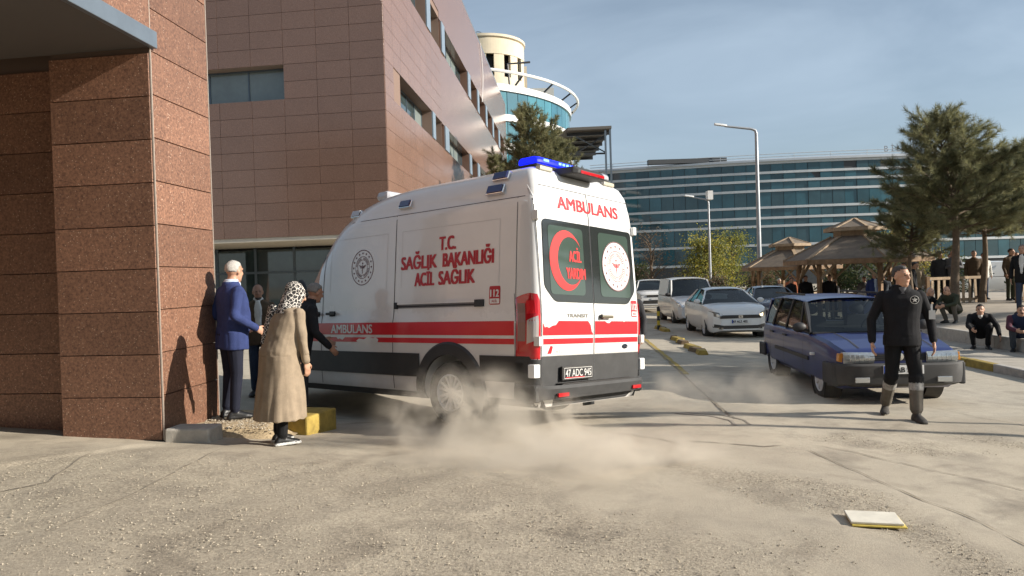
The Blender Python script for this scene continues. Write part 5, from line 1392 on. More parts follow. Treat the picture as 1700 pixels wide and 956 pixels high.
    MB().lathe([(.18, -.012), (.19, 0), (.18, .012), (.17, 0), (.18, -.012)], (-.36, ysx + .52, P.get('wheelz', .93)), (0, -1, .5), 20).build('steering_wheel', BLKP, t)
    MB().box(-W * .8, W * .8, P['screen'][0] - .35, P['screen'][0] - .02, .5, zb(P['screen'][0]) - .012).build('dashboard', INTER, t)
    return t
def plate(t, y, z, txt, w=.50, h=.115):
    p = MB().box(-w / 2, w / 2, y, y + .012, z - h / 2, z + h / 2).build('number_plate', PLATE, t)
    MB().box(w / 2 - .045, w / 2 - .002, y + .0122, y + .0145, z - h / 2 + .004, z + h / 2 - .004).build('plate_band', PLBLUE, p)
    v, f = fit_text(txt, w * .80, h * .62, .06); MB().add([(.02 - p[0], y + .0145 + p[2], z + p[1]) for p in v], f).build('lettering', TXTBLK, p)
    return p
def frontbox(t, name, mat, pts, y0, y1, parent=None, bevel=.006):
    """plate facing forward: polygon pts (x,z) from y0 to y1"""
    return MB().slab([(x, y0, z) for x, z in pts], (0, y1 - y0, 0)).build(name, mat, parent or t, None, bevel)
def front_patch(t, name, mat, P, xs, off=.008, parent=None, n=8):
    """lamp or grille lying on the nose: xs = [(x, z low, z high)] along the width, signed"""
    W = P['W'] / 2; wid = P['wid']; y1 = wid[-1][0]
    def yf(x):
        a = abs(x) / (W * .985)
        for (ya, wa), (yb, wb) in reversed(list(zip(wid, wid[1:]))):
            if wb <= a <= wa: return yb + (ya - yb) * (a - wb) / (wa - wb + 1e-9)
        return y1
    tab0, tab1 = [(x, a) for x, a, b in xs], [(x, b) for x, a, b in xs]
    srt = lambda q: sorted(q)
    x0, x1 = xs[0][0], xs[-1][0]
    def f(a, b):
        x = x0 + (x1 - x0) * a; z0, z1 = lerp(srt(tab0), x), lerp(srt(tab1), x)
        z = z0 + (z1 - z0) * b; y = yf(x); yt = y
        top = P['top']
        for k in range(40):                       # slide back where the bonnet curves away
            if lerp(top, yt) >= z: break
            yt -= .02
        return Vector((x, min(y, yt) + off, z))
    return MB().grid(f, n, 4).build(name, mat, parent or t, 50)
wh_small = make_wheel(.285, .17, 8, .19, ALU); wh_mid = make_wheel(.31, .195, 5, .205, ALU); wh_steel = make_wheel(.31, .19, 6, .19, pmat('steel_wheel', (0.20, 0.20, 0.21), .5, .5))
# ---- blue estate car, front towards us
BLUE = dirty(pmat('faded_blue', (0.004, 0.015, 0.105), .32, 0, .12, 1.2, coat=.25), .06, .8)
BGREY = pmat('bumper_grey', (0.045, 0.044, 0.043), .75, 0, .2, 5)
P_blue = dict(W=1.62, paint=BLUE, zm=.62, wr=.285, axles=(-1.32, 1.13), wheel=wh_small, arch=.045,
    top=[(-2.08, .74), (-2.05, .88), (-1.5, .895), (.78, .895), (.86, .885), (1.45, .83), (1.86, .745), (1.93, .70)],
    bot=[(-2.08, .36), (-1.9, .24), (1.75, .22), (1.93, .30)], wid=[(-2.08, .90), (-1.9, .965), (-1.2, 1.0), (1.0, 1.0), (1.6, .97), (1.86, .925), (1.93, .88)],
    cabin=(-1.75, .80), rw=1.22, roof=(-1.86, .06), H=1.405, rdrop=.035, crown=.012,
    pillars=[(-2.02, -1.86, .07, None), (-1.32, -1.22, .07, BLKP), (-.52, -.50, .06, BLKP), (.28, .02, .05, BLKP), (.78, .06, .05, BLKP)], screen=(.82, .06), back=(-2.02, -1.84), seat=-.35,
    handles=(-.40, -1.18), handle_mat=BLKP, gaps=(-1.36, -.50, .52), mirror=BLKP, moulding=(.50, .555, -1.0, .80, BLKP))
cx, cy_ = uv(11.95, 4.16)
bc = car('estate_car', 'blue estate car coming towards the camera beside the man in black', 'car', (cx, cy_, gz(cx, cy_)), R(180) - D5, P_blue)
# front: lamps, grille, grey bumper
for s in (-1, 1):
    h = frontbox(bc, 'headlight', HEADL, [(s * .71, .575), (s * .71, .725), (s * .33, .715), (s * .33, .575)], 1.85, 1.945)
    MB().grid(lambda u, v: Vector((s * (.33 + .385 * u), 1.947 + .035 * (1 - (2 * v - 1) ** 2) * (1 - .25 * u) - .012 * u, .573 + (.146 + .006 * u) * v)), 10, 8).build('lens', LENSM, h, 60)
    for xr in (.39, .45, .51, .57, .63): MB().grid(lambda u, v: Vector((s * (xr + .006 * u), 1.949 + .035 * (1 - (2 * v - 1) ** 2), .59 + .112 * v)), 1, 6).build('lamp_rib', REFL, h, 60)
    frontbox(bc, 'indicator', AMB, [(s * .765, .60), (s * .755, .70), (s * .705, .712), (s * .705, .59)], 1.82, 1.915, h)
    frontbox(bc, 'lamp_rib', CHROME, [(s * .56, .592), (s * .56, .704), (s * .545, .704), (s * .545, .592)], 1.946, 1.949, h, 0)
    frontbox(bc, 'fog_lamp', HEADL, [(s * .60, .335), (s * .60, .405), (s * .42, .405), (s * .42, .335)], 2.02, 2.045)
    MB().box(s * .83 - .03, s * .83 + .03, 1.0, 1.08, .60, .64).build('side_repeater', PLATE, bc, None, .01)
frontbox(bc, 'grille', BLKP, [(-.33, .60), (.33, .60), (.33, .70), (-.33, .70)], 1.86, 1.93)
for k in range(3): frontbox(bc, 'grille_bar', BGREY, [(-.32, .618 + .026 * k), (.32, .618 + .026 * k), (.32, .628 + .026 * k), (-.32, .628 + .026 * k)], 1.93, 1.938, None, 0)
MB().lathe([(.045, 0), (.05, .006), (.0, .01)], (0, 1.936, .655), (0, 1, 0), 20).build('front_emblem', CHROME, bc)
rows = []
for k in range(21):
    q = -1 + 2 * k / 20; x = .835 * q; y = 2.035 - .17 * abs(q) ** 6
    rows.append([Vector((x, y - .16, .57)), Vector((x, y - .02, .575)), Vector((x, y, .55)), Vector((x, y, .42)), Vector((x, y - .02, .31)), Vector((x, y - .20, .25))])
MB().loft(rows).build('front_bumper', BGREY, bc, 35)
for s in (-1, 1): MB().box(s * .80 - .038, s * .80 + .038, 1.47, 1.90, .28, .565).build('bumper_end', BGREY, bc, None, .02)
plate(bc, 2.038, .50, '47 AB 512', .50, .11)
rows = [[Vector((.83 * q, -2.12 + .10 * abs(q) ** 4, z)) for z in (.30, .50)] + [Vector((.83 * q, -1.98, .50)), Vector((.83 * q, -1.98, .30))] for q in (-1, -.8, -.4, 0, .4, .8, 1)]
MB().loft(rows).build('rear_bumper', BGREY, bc, 35)
for s in (-1, 1):
    MB().box(s * .80 - .025, s * .80 + .025, -2.08, -1.72, .30, .52).build('bumper_end', BGREY, bc, None, .02)
    MB().bar((s * .56, -1.80, 1.425), (s * .56, -.15, 1.425), .025, .03).build('roof_rail', BLKP, bc)
    MB().bar((s * .25, .66, .945), (s * .62 - .1, .64, .955), .02, .015).build('wiper', BLKP, bc)
    w_ = MB(); w_.grid(lambda a, b: Vector((s * (.46 + .02 * a), 1.82 - 1.0 * b, lerp(P_blue['top'], 1.82 - 1.0 * b) + .0125)), 1, 8); w_.build('bonnet_crease', SEAM, bc)
MB().grid(lambda a, b: Vector((-.70 + 1.40 * a, .855 + .012 * b, lerp(P_blue['top'], .86) + .013)), 8, 1).build('bonnet_gap', SEAM, bc)
MB().grid(lambda a, b: Vector((-.32 + .64 * a, .95 + .03 * b, lerp(P_blue['top'], .95) + .018)), 8, 1).build('bonnet_vent', BLKP, bc)
# ---- white sedan
WPAINT = pmat('pearl_white', (0.70, 0.69, 0.66), .25, 0, .03, 1, coat=.5)
P_sed = dict(W=1.79, paint=WPAINT, zm=.66, wr=.31, axles=(-1.36, 1.28), wheel=wh_mid, arch=.05,
    top=[(-2.24, .80), (-2.18, 1.0), (-1.55, 1.02), (.95, 1.0), (1.05, .995), (1.6, .955), (1.95, .885), (2.12, .80), (2.19, .70), (2.22, .60)],
    bot=[(-2.24, .38), (-2.0, .22), (1.9, .18), (2.22, .26)], wid=[(-2.24, .80), (-2.05, .93), (-1.3, 1.0), (1.2, 1.0), (1.75, .955), (2.05, .84), (2.22, .62)],
    cabin=(-1.45, .95), rw=1.18, roof=(-.95, .25), H=1.485, rdrop=.055, crown=.03,
    pillars=[(-1.62, -.95, .10, None), (-1.0, -.78, .05, BLKP), (-.22, -.20, .07, BLKP), (.98, .25, .06, None)], screen=(1.02, .25), back=(-1.62, -.95), seat=-.25, handles=(-.15, -1.05), gaps=(-.98, -.20, .88), wheelz=1.0, sideglass=GLASS_DK)
cx, cy_ = uv(24.1, 4.62)
sd = car('sedan', 'white sedan facing the camera, second in the queue behind the blue estate car', 'car', (cx, cy_, gz(cx, cy_)), R(180) - R(3), P_sed)
LITH = pmat('lit_headlamp', (1.0, 0.80, 0.5), .3, emit=1.6)
DLAMP = pmat('lamp_smoked', (0.12, 0.115, 0.11), .12, .3, coat=.8)
def sedan_front(t, P, lit):
    for s in (-1, 1):
        h = front_patch(t, 'headlight', DLAMP, P, [(s * .42, .645, .700), (s * .58, .635, .765), (s * .72, .66, .800), (s * .84, .735, .815)])
        front_patch(t, 'lamp_lens', LITH if lit and s < 0 else HEADL, P, [(s * .56, .655, .715), (s * .67, .66, .755)], .013, h, 4)
        front_patch(t, 'fog_surround', BLKP, P, [(s * .50, .335, .405), (s * .62, .33, .425), (s * .76, .34, .445)], .010)
        front_patch(t, 'fog_trim', CHROME, P, [(s * .50, .325, .335), (s * .64, .322, .336)], .016, None, 3)
sedan_front(sd, P_sed, True)
gr_ = frontbox(sd, 'grille', BLKP, [(-.60, .605), (.60, .605), (.52, .70), (-.52, .70)], 2.0, 2.24); frontbox(sd, 'front_emblem', CHROME, [(-.06, .612), (.06, .612), (.06, .695), (-.06, .695)], 2.241, 2.248, gr_, 0)
for k in (-.022, .012, .022): frontbox(sd, 'emblem_bar', TXTBLK, [(k - .004, .625), (k + .004, .625), (k + .004, .68), (k - .004, .68)], 2.2485, 2.251, gr_, 0)
frontbox(sd, 'lower_grille', BLKP, [(-.62, .30), (.62, .30), (.58, .40), (-.58, .40)], 2.02, 2.225)
plate(sd, 2.237, .515, '47 ALZ 402', .52, .11)
# ---- white panel van
P_dob = dict(W=1.83, paint=WPAINT, zm=.8, wr=.31, axles=(-1.45, 1.35), wheel=wh_steel, arch=.05,
    top=[(-2.2, 1.05), (-2.15, 1.12), (1.0, 1.10), (1.12, 1.09), (1.7, 1.0), (2.05, .86), (2.18, .72)],
    bot=[(-2.2, .35), (-2.0, .24), (1.9, .2), (2.18, .28)], wid=[(-2.2, .97), (-1.2, 1.0), (1.2, 1.0), (1.7, .96), (2.05, .86), (2.18, .72)],
    cabin=(-2.1, 1.0), rw=1.46, roof=(-2.15, .42), H=1.86, rdrop=.06, crown=.03,
    pillars=[(-2.15, -2.12, .10, None), (.02, .0, .08, None), (.55, .34, .06, BLKP), (1.05, .42, .06, None)], screen=(1.08, .42), back=(-2.15, -2.13), seat=.0, handles=(-.1, .2), gaps=(-.05, 1.0), glass=GLASS_DK, mirror=BLKP, wheelz=1.1)
def panel_van(label, loc, rz, front=True):
    t = car('panel_van', label, 'van', loc, rz, P_dob)
    for s in (-1, 1):
        A = [Vector((s * .86, -2.14, 1.12)), Vector((s * .86, .02, 1.11)), Vector((s * .735, .0, 1.80)), Vector((s * .735, -2.12, 1.80))]
        MB().slab(A, (s * .015, 0, .002)).build('side_panel', WPAINT, t)
        front_patch(t, 'headlight', HEADL, P_dob, [(s * .52, .70, .80), (s * .66, .68, .87), (s * .80, .72, .94)], .012)
    MB().loft([[Vector((.80 * q, 2.24 - .30 * abs(q) ** 3, z)) for z in (.24, .62)] + [Vector((.80 * q, 1.85, .62)), Vector((.80 * q, 1.85, .24))] for q in (-1, -.85, -.6, -.3, 0, .3, .6, .85, 1)]).build('front_bumper', BGREY, t, 40)
    return t
cx, cy_ = uv(31.6, 4.62)
panel_van('white panel van with a black bumper, queued behind the white sedan', (cx, cy_, gz(cx, cy_)), R(180) - R(2))
panel_van('white panel van parked beyond the fence behind the onlookers', (22.0, 36, -.15), R(80))
# ---- dark sedan at the kerb
P_dark = dict(P_sed); DPAINT = pmat('dark_plum', (0.035, 0.033, 0.055), .2, 0, .05, 1, coat=.7); P_dark['paint'] = DPAINT; P_dark['mirror'] = WPAINT
cx, cy_ = uv(29.0, 7.3)
dk = car('sedan', 'dark blue sedan between the white sedan and the summerhouse', 'car', (cx, cy_, gz(cx, cy_)), R(180) - D5, P_dark)
sedan_front(dk, P_dark, False)
frontbox(dk, 'grille', BLKP, [(-.45, .50), (.45, .50), (.40, .655), (-.40, .655)], 2.08, 2.235); frontbox(dk, 'grille_trim', CHROME, [(-.42, .657), (.42, .657), (.41, .675), (-.41, .675)], 2.10, 2.23, None, 0)
# ---- white pickup in the distance
P_suv = dict(P_sed); P_suv.update(W=1.9, H=1.80, wr=.37, zm=.9, arch=.06, rdrop=.05, rw=1.36, wheelz=1.25,
    top=[(-2.3, 1.1), (-2.2, 1.2), (.95, 1.19), (1.05, 1.18), (1.8, 1.12), (2.1, 1.02), (2.2, .8)], bot=[(-2.3, .5), (-2, .4), (1.9, .36), (2.2, .42)], wid=[(-2.3, .95), (-1.2, 1), (1.5, 1.0), (2.0, .93), (2.2, .84)],
    wheel=make_wheel(.37, .24, 6, .23, ALU), screen=(1.02, .35), roof=(-1.2, .35), pillars=[(-1.62, -1.2, .10, None), (-.3, -.28, .07, BLKP), (.98, .35, .06, None)], back=(-1.62, -1.2), glass=GLASS_DK)
cx, cy_ = uv(42.5, 4.15)
sv = car('pickup', 'white pickup far down the road, just right of the ambulance', 'car', (cx, cy_, gz(cx, cy_)), R(180) - R(3), P_suv)
for s in (-1, 1): frontbox(sv, 'headlight', HEADL, [(s * .86, .86), (s * .84, 1.02), (s * .50, .98), (s * .50, .86)], 1.95, 2.14)
frontbox(sv, 'grille', BLKP, [(-.48, .86), (.48, .86), (.48, .97), (-.48, .97)], 2.0, 2.22); frontbox(sv, 'lower_grille', BLKP, [(-.7, .50), (.7, .50), (.66, .68), (-.66, .68)], 1.98, 2.21)
MB().box(-.25, .25, 2.215, 2.227, .70, .81).build('number_plate', PLATE, sv)
# ================================================================ people (x to their right, y the way they face, z up)
def cloth(name, c, var=.18, rough=.85): return pmat(name, c, rough, 0, var, 9, .35, 220, spec=.25)
SKIN = pmat('skin', (0.46, 0.26, 0.17), .55, 0, .10, 14)
SKIN2 = pmat('skin_tan', (0.36, 0.19, 0.12), .55, 0, .10, 14)
EYE = pmat('eye_dark', (0.07, 0.045, 0.035), .3)
LIP = pmat('lip', (0.33, 0.14, 0.11), .5)
C = {k: cloth('cloth_' + k, v) for k, v in dict(navy=(0.030, 0.045, 0.135), navytrouser=(0.012, 0.014, 0.026), black=(0.010, 0.010, 0.011), fleece=(0.011, 0.011, 0.013), charcoal=(0.035, 0.035, 0.038), grey=(0.13, 0.13, 0.135),
    beige=(0.27, 0.212, 0.15), brown=(0.095, 0.065, 0.04), olive=(0.045, 0.05, 0.03), white=(0.65, 0.64, 0.60), shirt=(0.45, 0.52, 0.62), rust=(0.30, 0.10, 0.05), maroon=(0.09, 0.03, 0.045), jeans=(0.04, 0.055, 0.09), slate=(0.06, 0.07, 0.085), dusty=(0.13, 0.115, 0.095), leather=(0.016, 0.017, 0.02), sand=(0.40, 0.32, 0.22), dblue=(0.02, 0.028, 0.06)).items()}
SHOE = pmat('shoe_black', (0.012, 0.012, 0.012), .45); SOLE = pmat('sole_white', (0.55, 0.55, 0.53), .6); BOOT = pmat('dusty_boot', (0.045, 0.04, 0.035), .8, 0, .3, 20)
SILV = pmat('reflective_band', (0.30, 0.29, 0.275), .6, .1, .45, 30)
HAIRS = {k: pmat('hair_' + k, v, .7, 0, .35, 60, .6, 160) for k, v in dict(white=(0.40, 0.385, 0.355), grey=(0.20, 0.19, 0.175), dark=(0.018, 0.014, 0.012), brown=(0.05, 0.03, 0.02), salt=(0.055, 0.047, 0.042)).items()}
V3 = Vector
class Body:
    def __init__(s): s.mb = MB(); s.mats = []
    def mi(s, m):
        if m not in s.mats: s.mats.append(m)
        return s.mats.index(m)
    def limb(s, p0, p1, r0, r1, m, n=12, flat=1.0):
        p0, p1 = V3(p0), V3(p1); d = (p1 - p0); L = d.length; d.normalize(); a = d.orthogonal().normalized(); b = d.cross(a); rings = []
        for t, k, e in ((0, .25, -r0 * .9), (0, .75, -r0 * .55), (0, 1, 0), (.33, 1, 0), (.66, 1, 0), (1, 1, 0), (1, .75, r1 * .55), (1, .25, r1 * .9)):
            r = (r0 + (r1 - r0) * t) * k; c = p0 + d * (L * t + e)
            rings.append([c + (a * math.cos(q) + b * math.sin(q)) * r for q in (6.28318 * i / n for i in range(n))])
        s.mb.loft(rings, s.mi(m))
    def rings(s, L, m, n=22, pw=1.0):
        """L: (centre, x axis, y axis, rx, ry_front, ry_back)"""
        R_ = []
        for c, ax, ay, rx, rf, rbk in L:
            row = []
            for i in range(n):
                t = 6.28318 * i / n; cs, sn = math.cos(t), math.sin(t)
                e = 0.86
                x = math.copysign(abs(cs) ** e, cs) * rx; y = math.copysign(abs(sn) ** e, sn) * (rf if sn > 0 else rbk)
                row.append(V3(c) + ax * x + ay * y)
            R_.append(row)
        s.mb.loft(R_, s.mi(m))
    def ell(s, c, r, m, M=None, nu=14, nv=10): s.mb.ell(c, r, s.mi(m), nu, nv, M)
    def hand(s, w, d, palm, thumb, m, curl=.5, k=1.0):
        """w wrist, d direction of the hand, palm normal, thumb side"""
        d, palm, thumb = V3(d).normalized(), V3(palm).normalized(), V3(thumb).normalized()
        M = Matrix((thumb, d, palm)).transposed()
        s.ell(w + d * .045 * k, (.040 * k, .055 * k, .017 * k), m, M, 12, 8)
        for i, (o, ln) in enumerate(((.030, .078), (.010, .088), (-.011, .082), (-.030, .064))):
            b = w + d * .082 * k + thumb * o * k; a1 = (d + palm * curl * .45).normalized(); a2 = (d + palm * curl * 1.5).normalized()
            q = b + a1 * ln * .55 * k; s.limb(b, q, .0092 * k, .0088 * k, m, 8); s.limb(q, q + a2 * ln * .5 * k, .0086 * k, .0074 * k, m, 8)
        b = w + d * .025 * k + thumb * .034 * k; q = b + (d * .7 + thumb * .55 + palm * .25).normalized() * .042 * k
        s.limb(b, q, .0125 * k, .0105 * k, m, 8); s.limb(q, q + (d + palm * .35).normalized() * .032 * k, .0100 * k, .0082 * k, m, 8)
    def shoe(s, an, d, m, sole=None, k=1.0, h=.0):
        """an ankle, d toe direction (flat)"""
        d = V3(d).normalized(); up = V3((0, 0, 1)); up = (up - d * up.dot(d)).normalized(); x = d.cross(up); z0 = an - up * (.085 * k)
        Ls = []
        for t, w, ht in ((-.075, .030, .055), (-.05, .038, .085), (0, .040, .10), (.06, .043, .082), (.12, .050, .060), (.165, .046, .048), (.195, .030, .032)):
            c = z0 + d * t * k + up * ht * .5 * k; Ls.append([c + (x * math.cos(q) * w + up * math.sin(q) * ht * .5) * k for q in (6.28318 * i / 12 for i in range(12))])
        s.mb.loft(Ls, s.mi(m))
        Ls = []
        for t, w in ((-.082, .030), (-.05, .041), (.03, .042), (.11, .052), (.17, .046), (.205, .026)):
            c = z0 + d * t * k; Ls.append([c + x * a * w * k + up * b for a, b in ((-1, .0), (1, .0), (1, .024), (-1, .024))])
        s.mb.loft(Ls, s.mi(sole or m))
    def head(s, c, f, up, skin, bald=False, beard=None, tash=None, k=1.0, brow=None):
        """c centre of the head, f face direction, up"""
        f = V3(f).normalized(); up = V3(up); up = (up - f * up.dot(f)).normalized(); x = f.cross(up); M = Matrix((x, f, up)).transposed()
        P = lambda a, b, d: c + (x * a + f * b + up * d) * k
        s.ell(P(0, -.012, .028), (.076 * k, .096 * k, .090 * k), skin, M, 18, 14)
        s.ell(P(0, .026, -.040), (.060 * k, .066 * k, .078 * k), skin, M, 16, 12)
        s.ell(P(0, .058, -.092), (.034 * k, .028 * k, .026 * k), beard or skin, M)
        s.ell(P(0, .030, -.072), (.056 * k, .052 * k, .046 * k), beard or skin, M)
        s.ell(P(0, .074, .030), (.052 * k, .018 * k, .014 * k), skin, M)
        s.limb(P(0, .088, .022), P(0, .108, -.022), .0095 * k, .0155 * k, skin, 8)
        for a in (-1, 1):
            s.ell(P(a * .076, -.005, -.008), (.010 * k, .020 * k, .033 * k), skin, M)
            s.ell(P(a * .030, .083, .010), (.010 * k, .009 * k, .0045 * k), EYE, M, 8, 6)
            s.ell(P(a * .032, .088, .033), (.018 * k, .007 * k, .0035 * k), brow or EYE, M, 8, 6)
            s.ell(P(a * .034, .062, -.028), (.022 * k, .022 * k, .022 * k), skin, M)
        s.ell(P(0, .086, -.056), (.022 * k, .010 * k, .0065 * k), LIP, M, 10, 6)
        if tash: s.ell(P(0, .091, -.042), (.028 * k, .011 * k, .009 * k), tash, M, 10, 6)
    def finish(s, name, root, vox=.012, fold=.0, smooth=2, folds=()):
        me = s.mb.mesh('tmp', s.mats); o = bpy.data.objects.new('tmp', me); COL.objects.link(o)
        m = o.modifiers.new('r', 'REMESH'); m.mode = 'VOXEL'; m.voxel_size = vox; m.adaptivity = 0
        if smooth:
            q = o.modifiers.new('s', 'SMOOTH'); q.factor = .5; q.iterations = smooth
        dg = bpy.context.evaluated_depsgraph_get(); nm = bpy.data.meshes.new_from_object(o.evaluated_get(dg))
        bvh = BVHTree.FromPolygons(s.mb.v, [list(f) for f in s.mb.f]); fm = s.mb.m
        bpy.data.objects.remove(o)
        nm.materials.clear()
        for k in s.mats: nm.materials.append(k)
        idx = []
        for p in nm.polygons:
            h = bvh.find_nearest(p.center); idx.append(fm[h[2]] if h[2] is not None else 0)
        if fold:
            nof = {i for i, k in enumerate(s.mats) if k in (SKIN, SKIN2, EYE, LIP, SHOE, SOLE, BOOT) or k.name.startswith('hair')}
            am = [0.0] * len(nm.vertices)
            for p, i in zip(nm.polygons, idx):
                if i not in nof:
                    for v in p.vertices: am[v] = 1.0
            sd = random.random() * 50
            nrm = [v.normal.copy() for v in nm.vertices]
            for v, n_ in zip(nm.vertices, nrm):
                if am[v.index]:
                    c = v.co; d = (noise.noise(V3((c.x * 15 + sd, c.y * 15, c.z * 2.2))) * 1.3 if c.z < .95 else noise.noise(V3((c.x * 13 + c.z * 5 + sd, c.y * 13, c.z * 7))) + .35 * noise.noise(V3((c.x * 7 - c.z * 12, c.y * 7 + sd, c.z * 15))))
                    v.co = c + n_ * fold * d
        nm.polygons.foreach_set('material_index', idx); nm.polygons.foreach_set('use_smooth', [True] * len(nm.polygons))
        nm.name = name; nm.update()
        return link(name, nm, root)
def hair_cap(root, c, f, up, mat, k=1.0, front=.40, low=-.28, thick=1.035, name='hair', rough=.005):
    """close hair over the skull: shell of the cranium cut along a hairline"""
    f = V3(f).normalized(); up = V3(up); up = (up - f * up.dot(f)).normalized(); x = f.cross(up)
    mb = MB(); nu, nv = 30, 16; keep = []
    vs = []
    for i in range(nv + 1):
        t = math.pi * i / nv
        for j in range(nu):
            u = 6.28318 * j / nu; d = V3((math.sin(t) * math.cos(u), math.sin(t) * math.sin(u), math.cos(t)))
            q = V3((d.x * .078, d.y * .099 - .014, d.z * .092 + .029)) * thick
            q += d * rough * noise.noise(q * 45) * 1.6
            vs.append((q, d))
    def inside(q, d):   # which part of the shell is hair
        y, z = d.y, d.z + .13 * noise.noise(d * 7)
        if y > .45: return z > front + .25 * (y - .45)
        if y > -.05: return z > low + (front - low) * (y + .05) / .5 and not (abs(d.x) > .9 and y > .1 and z < .1)
        return z > low - .25
    for i in range(nv):
        for j in range(nu):
            a, b, e, g = i * nu + j, i * nu + (j + 1) % nu, (i + 1) * nu + (j + 1) % nu, (i + 1) * nu + j
            if all(inside(*vs[w]) for w in (a, b, e, g)): keep.append((a, b, e, g))
    used = sorted({w for q in keep for w in q}); mp_ = {w: i for i, w in enumerate(used)}
    mb.add([c + (x * vs[w][0].x + f * vs[w][0].y + up * vs[w][0].z) * k for w in used], [tuple(mp_[w] for w in q) for q in keep])
    o = mb.build(name, mat, root, 80); sm = o.modifiers.new('Solid', 'SOLIDIFY'); sm.thickness = .008; sm.offset = -1
    return o
def rotx(p, piv, a):
    p = V3(p) - V3(piv); return V3((p.x, p.y * math.cos(a) + p.z * math.sin(a), -p.y * math.sin(a) + p.z * math.cos(a))) + V3(piv)
def person(label, loc, rz, H=1.75, top=None, leg=None, hair='dark', lean=0, headturn=0, headpitch=0, arms=None, legs=None, vox=.014, skin=None, beard=None, tash=None, bald=False, shirt=None, hem=.80, belly=0, fat=1.0,
           collar=None, cap=None, shoe=None, sole=None, sleeve=None, fold=.004, squat=False, coat=None, group=None, scarf=None, kneeband=None, open_front=False, extra=None):
    """one standing (or squatting) person; arms: ((elbow),(wrist)) per side relative to the shoulder, legs: ((knee),(ankle)) per side"""
    root = thing('person', label, 'person', loc, rz, group); root.scale = (H / 1.75,) * 3
    skin = skin or SKIN; top = top or C['black']; leg = leg or C['charcoal']; shoe = shoe or SHOE; b = Body(); lean = R(lean)
    X, Y, Z = V3((1, 0, 0)), V3((0, 1, 0)), V3((0, 0, 1))
    pel = V3((0, 0, .95)) if not squat else V3((0, -.16, .34))
    zo = pel.z - .95
    def T(x, y, z): return rotx((x, y + pel.y, z + zo), pel, lean)
    ay = V3((0, math.cos(lean), -math.sin(lean))); up = V3((0, math.sin(lean), math.cos(lean)))
    g = fat
    # torso with its jacket
    hemz = hem
    L = []
    if squat: tab = ((.90, .175, .14, .13), (1.0, .185, .15, .13), (1.12, .185, .15, .135), (1.28, .20, .14, .145), (1.38, .205, .12, .14), (1.45, .165, .095, .105), (1.49, .09, .07, .075))
    else: tab = ((hemz, .190, .150, .135), (.92, .188, .150, .135), (1.02, .178, .140 + belly, .125), (1.14, .178, .135 + belly * 1.1, .118), (1.28, .198, .135 + belly * .4, .128), (1.38, .208, .118, .125), (1.44, .180, .092, .100), (1.48, .105, .075, .080), (1.51, .070, .065, .068))
    for z, rx, rf, rb in tab:
        L.append((T(0, .008, z), X, ay, rx * g, rf * g, rb * g))
    b.rings(L, top)
    if open_front and shirt:    # shirt wedge between the jacket fronts
        b.rings([(T(0, .115 + .02, z), X, ay, w, .030 + belly * .5, .05) for z, w in ((1.02, .03), (1.15, .045), (1.30, .055), (1.42, .05), (1.49, .035))], shirt, 12)
    elif shirt: b.rings([(T(0, .075, z), X, ay, w, .035, .05) for z, w in ((1.36, .015), (1.42, .035), (1.50, .04))], shirt, 10)
    # neck and collar
    nk, hd = T(0, .018, 1.50), T(0, .045, 1.625)
    hd = hd + V3((0, 0, 0)); b.limb(T(0, .0, 1.44), hd - up * .03 - ay * .012, .060, .054, skin)
    if collar: b.rings([(T(0, .005, z), X, ay, r_ * 1.05, r_, r_ * 1.05) for z, r_ in ((1.455, .090), (1.50, .074), (1.535, .066))], collar, 18)
    f = V3((math.sin(R(headturn)), math.cos(R(headturn)), -math.sin(R(headpitch)))).normalized(); hup = (up * .5 + Z * .6).normalized()
    b.head(hd, f, hup, skin, beard=HAIRS[beard] if beard else None, tash=HAIRS[tash] if tash else None, brow=HAIRS[hair] if hair in HAIRS and hair != 'white' else HAIRS['grey'])
    # legs
    if legs is None:
        legs = (((-.10, .01, .50), (-.105, -.02, .085)), ((.10, .01, .50), (.105, -.01, .085))) if not squat else (((-.17, .26, .50), (-.13, .06, .085)), ((.17, .26, .50), (.13, .06, .085)))
    for s_, (kn, an) in zip((-1, 1), legs):
        hp = V3((s_ * .085, pel.y + .0, pel.z - (.02 if not squat else -.02))); kn, an = V3(kn), V3(an)
        b.limb(hp, kn, .098 * g, .068, leg); cf = an + (kn - an) * .06
        if kneeband:
            q = kn.lerp(an, .16); r2 = kn.lerp(an, .34); b.limb(kn, q, .080, .078, leg); b.limb(q, r2, .077, .075, kneeband); b.limb(r2, an + (kn - an) * .1, .070, .066, C['dusty'])
        else: b.limb(kn, cf, .068, .056, leg)
        d = V3((an.x - 0, .25, 0)) if False else V3((s_ * .22, 1, 0)); b.shoe(an, d, shoe, sole)
    b.ell(pel + V3((0, 0, -.02)), (.165 * g, .13 * g, .12), leg)
    # arms
    if arms is None: arms = (((-.07, -.02, -.28), (-.065, .06, -.52)), ((.07, -.02, -.28), (.065, .06, -.52)))
    for s_, (el, wr) in zip((-1, 1), arms):
        sh = T(s_ * .185 * g, -.005, 1.405); e, w = sh + V3(el), sh + V3(wr)
        b.limb(sh, e, .066, .053, sleeve or top); cu = e.lerp(w, .93); b.limb(e, cu, .053, .043, sleeve or top); b.limb(cu, w, .030, .027, skin, 10)
        d = (w - e).normalized(); pn = V3((-s_, 0, 0)) - d * V3((-s_, 0, 0)).dot(d)
        if pn.length < .2: pn = V3((0, 0, -1)) - d * V3((0, 0, -1)).dot(d)
        pn.normalize(); th = d.cross(pn) * (-s_ if True else 1)
        if th.y < 0: th = -th
        b.hand(w, d, pn, th, skin, .6)
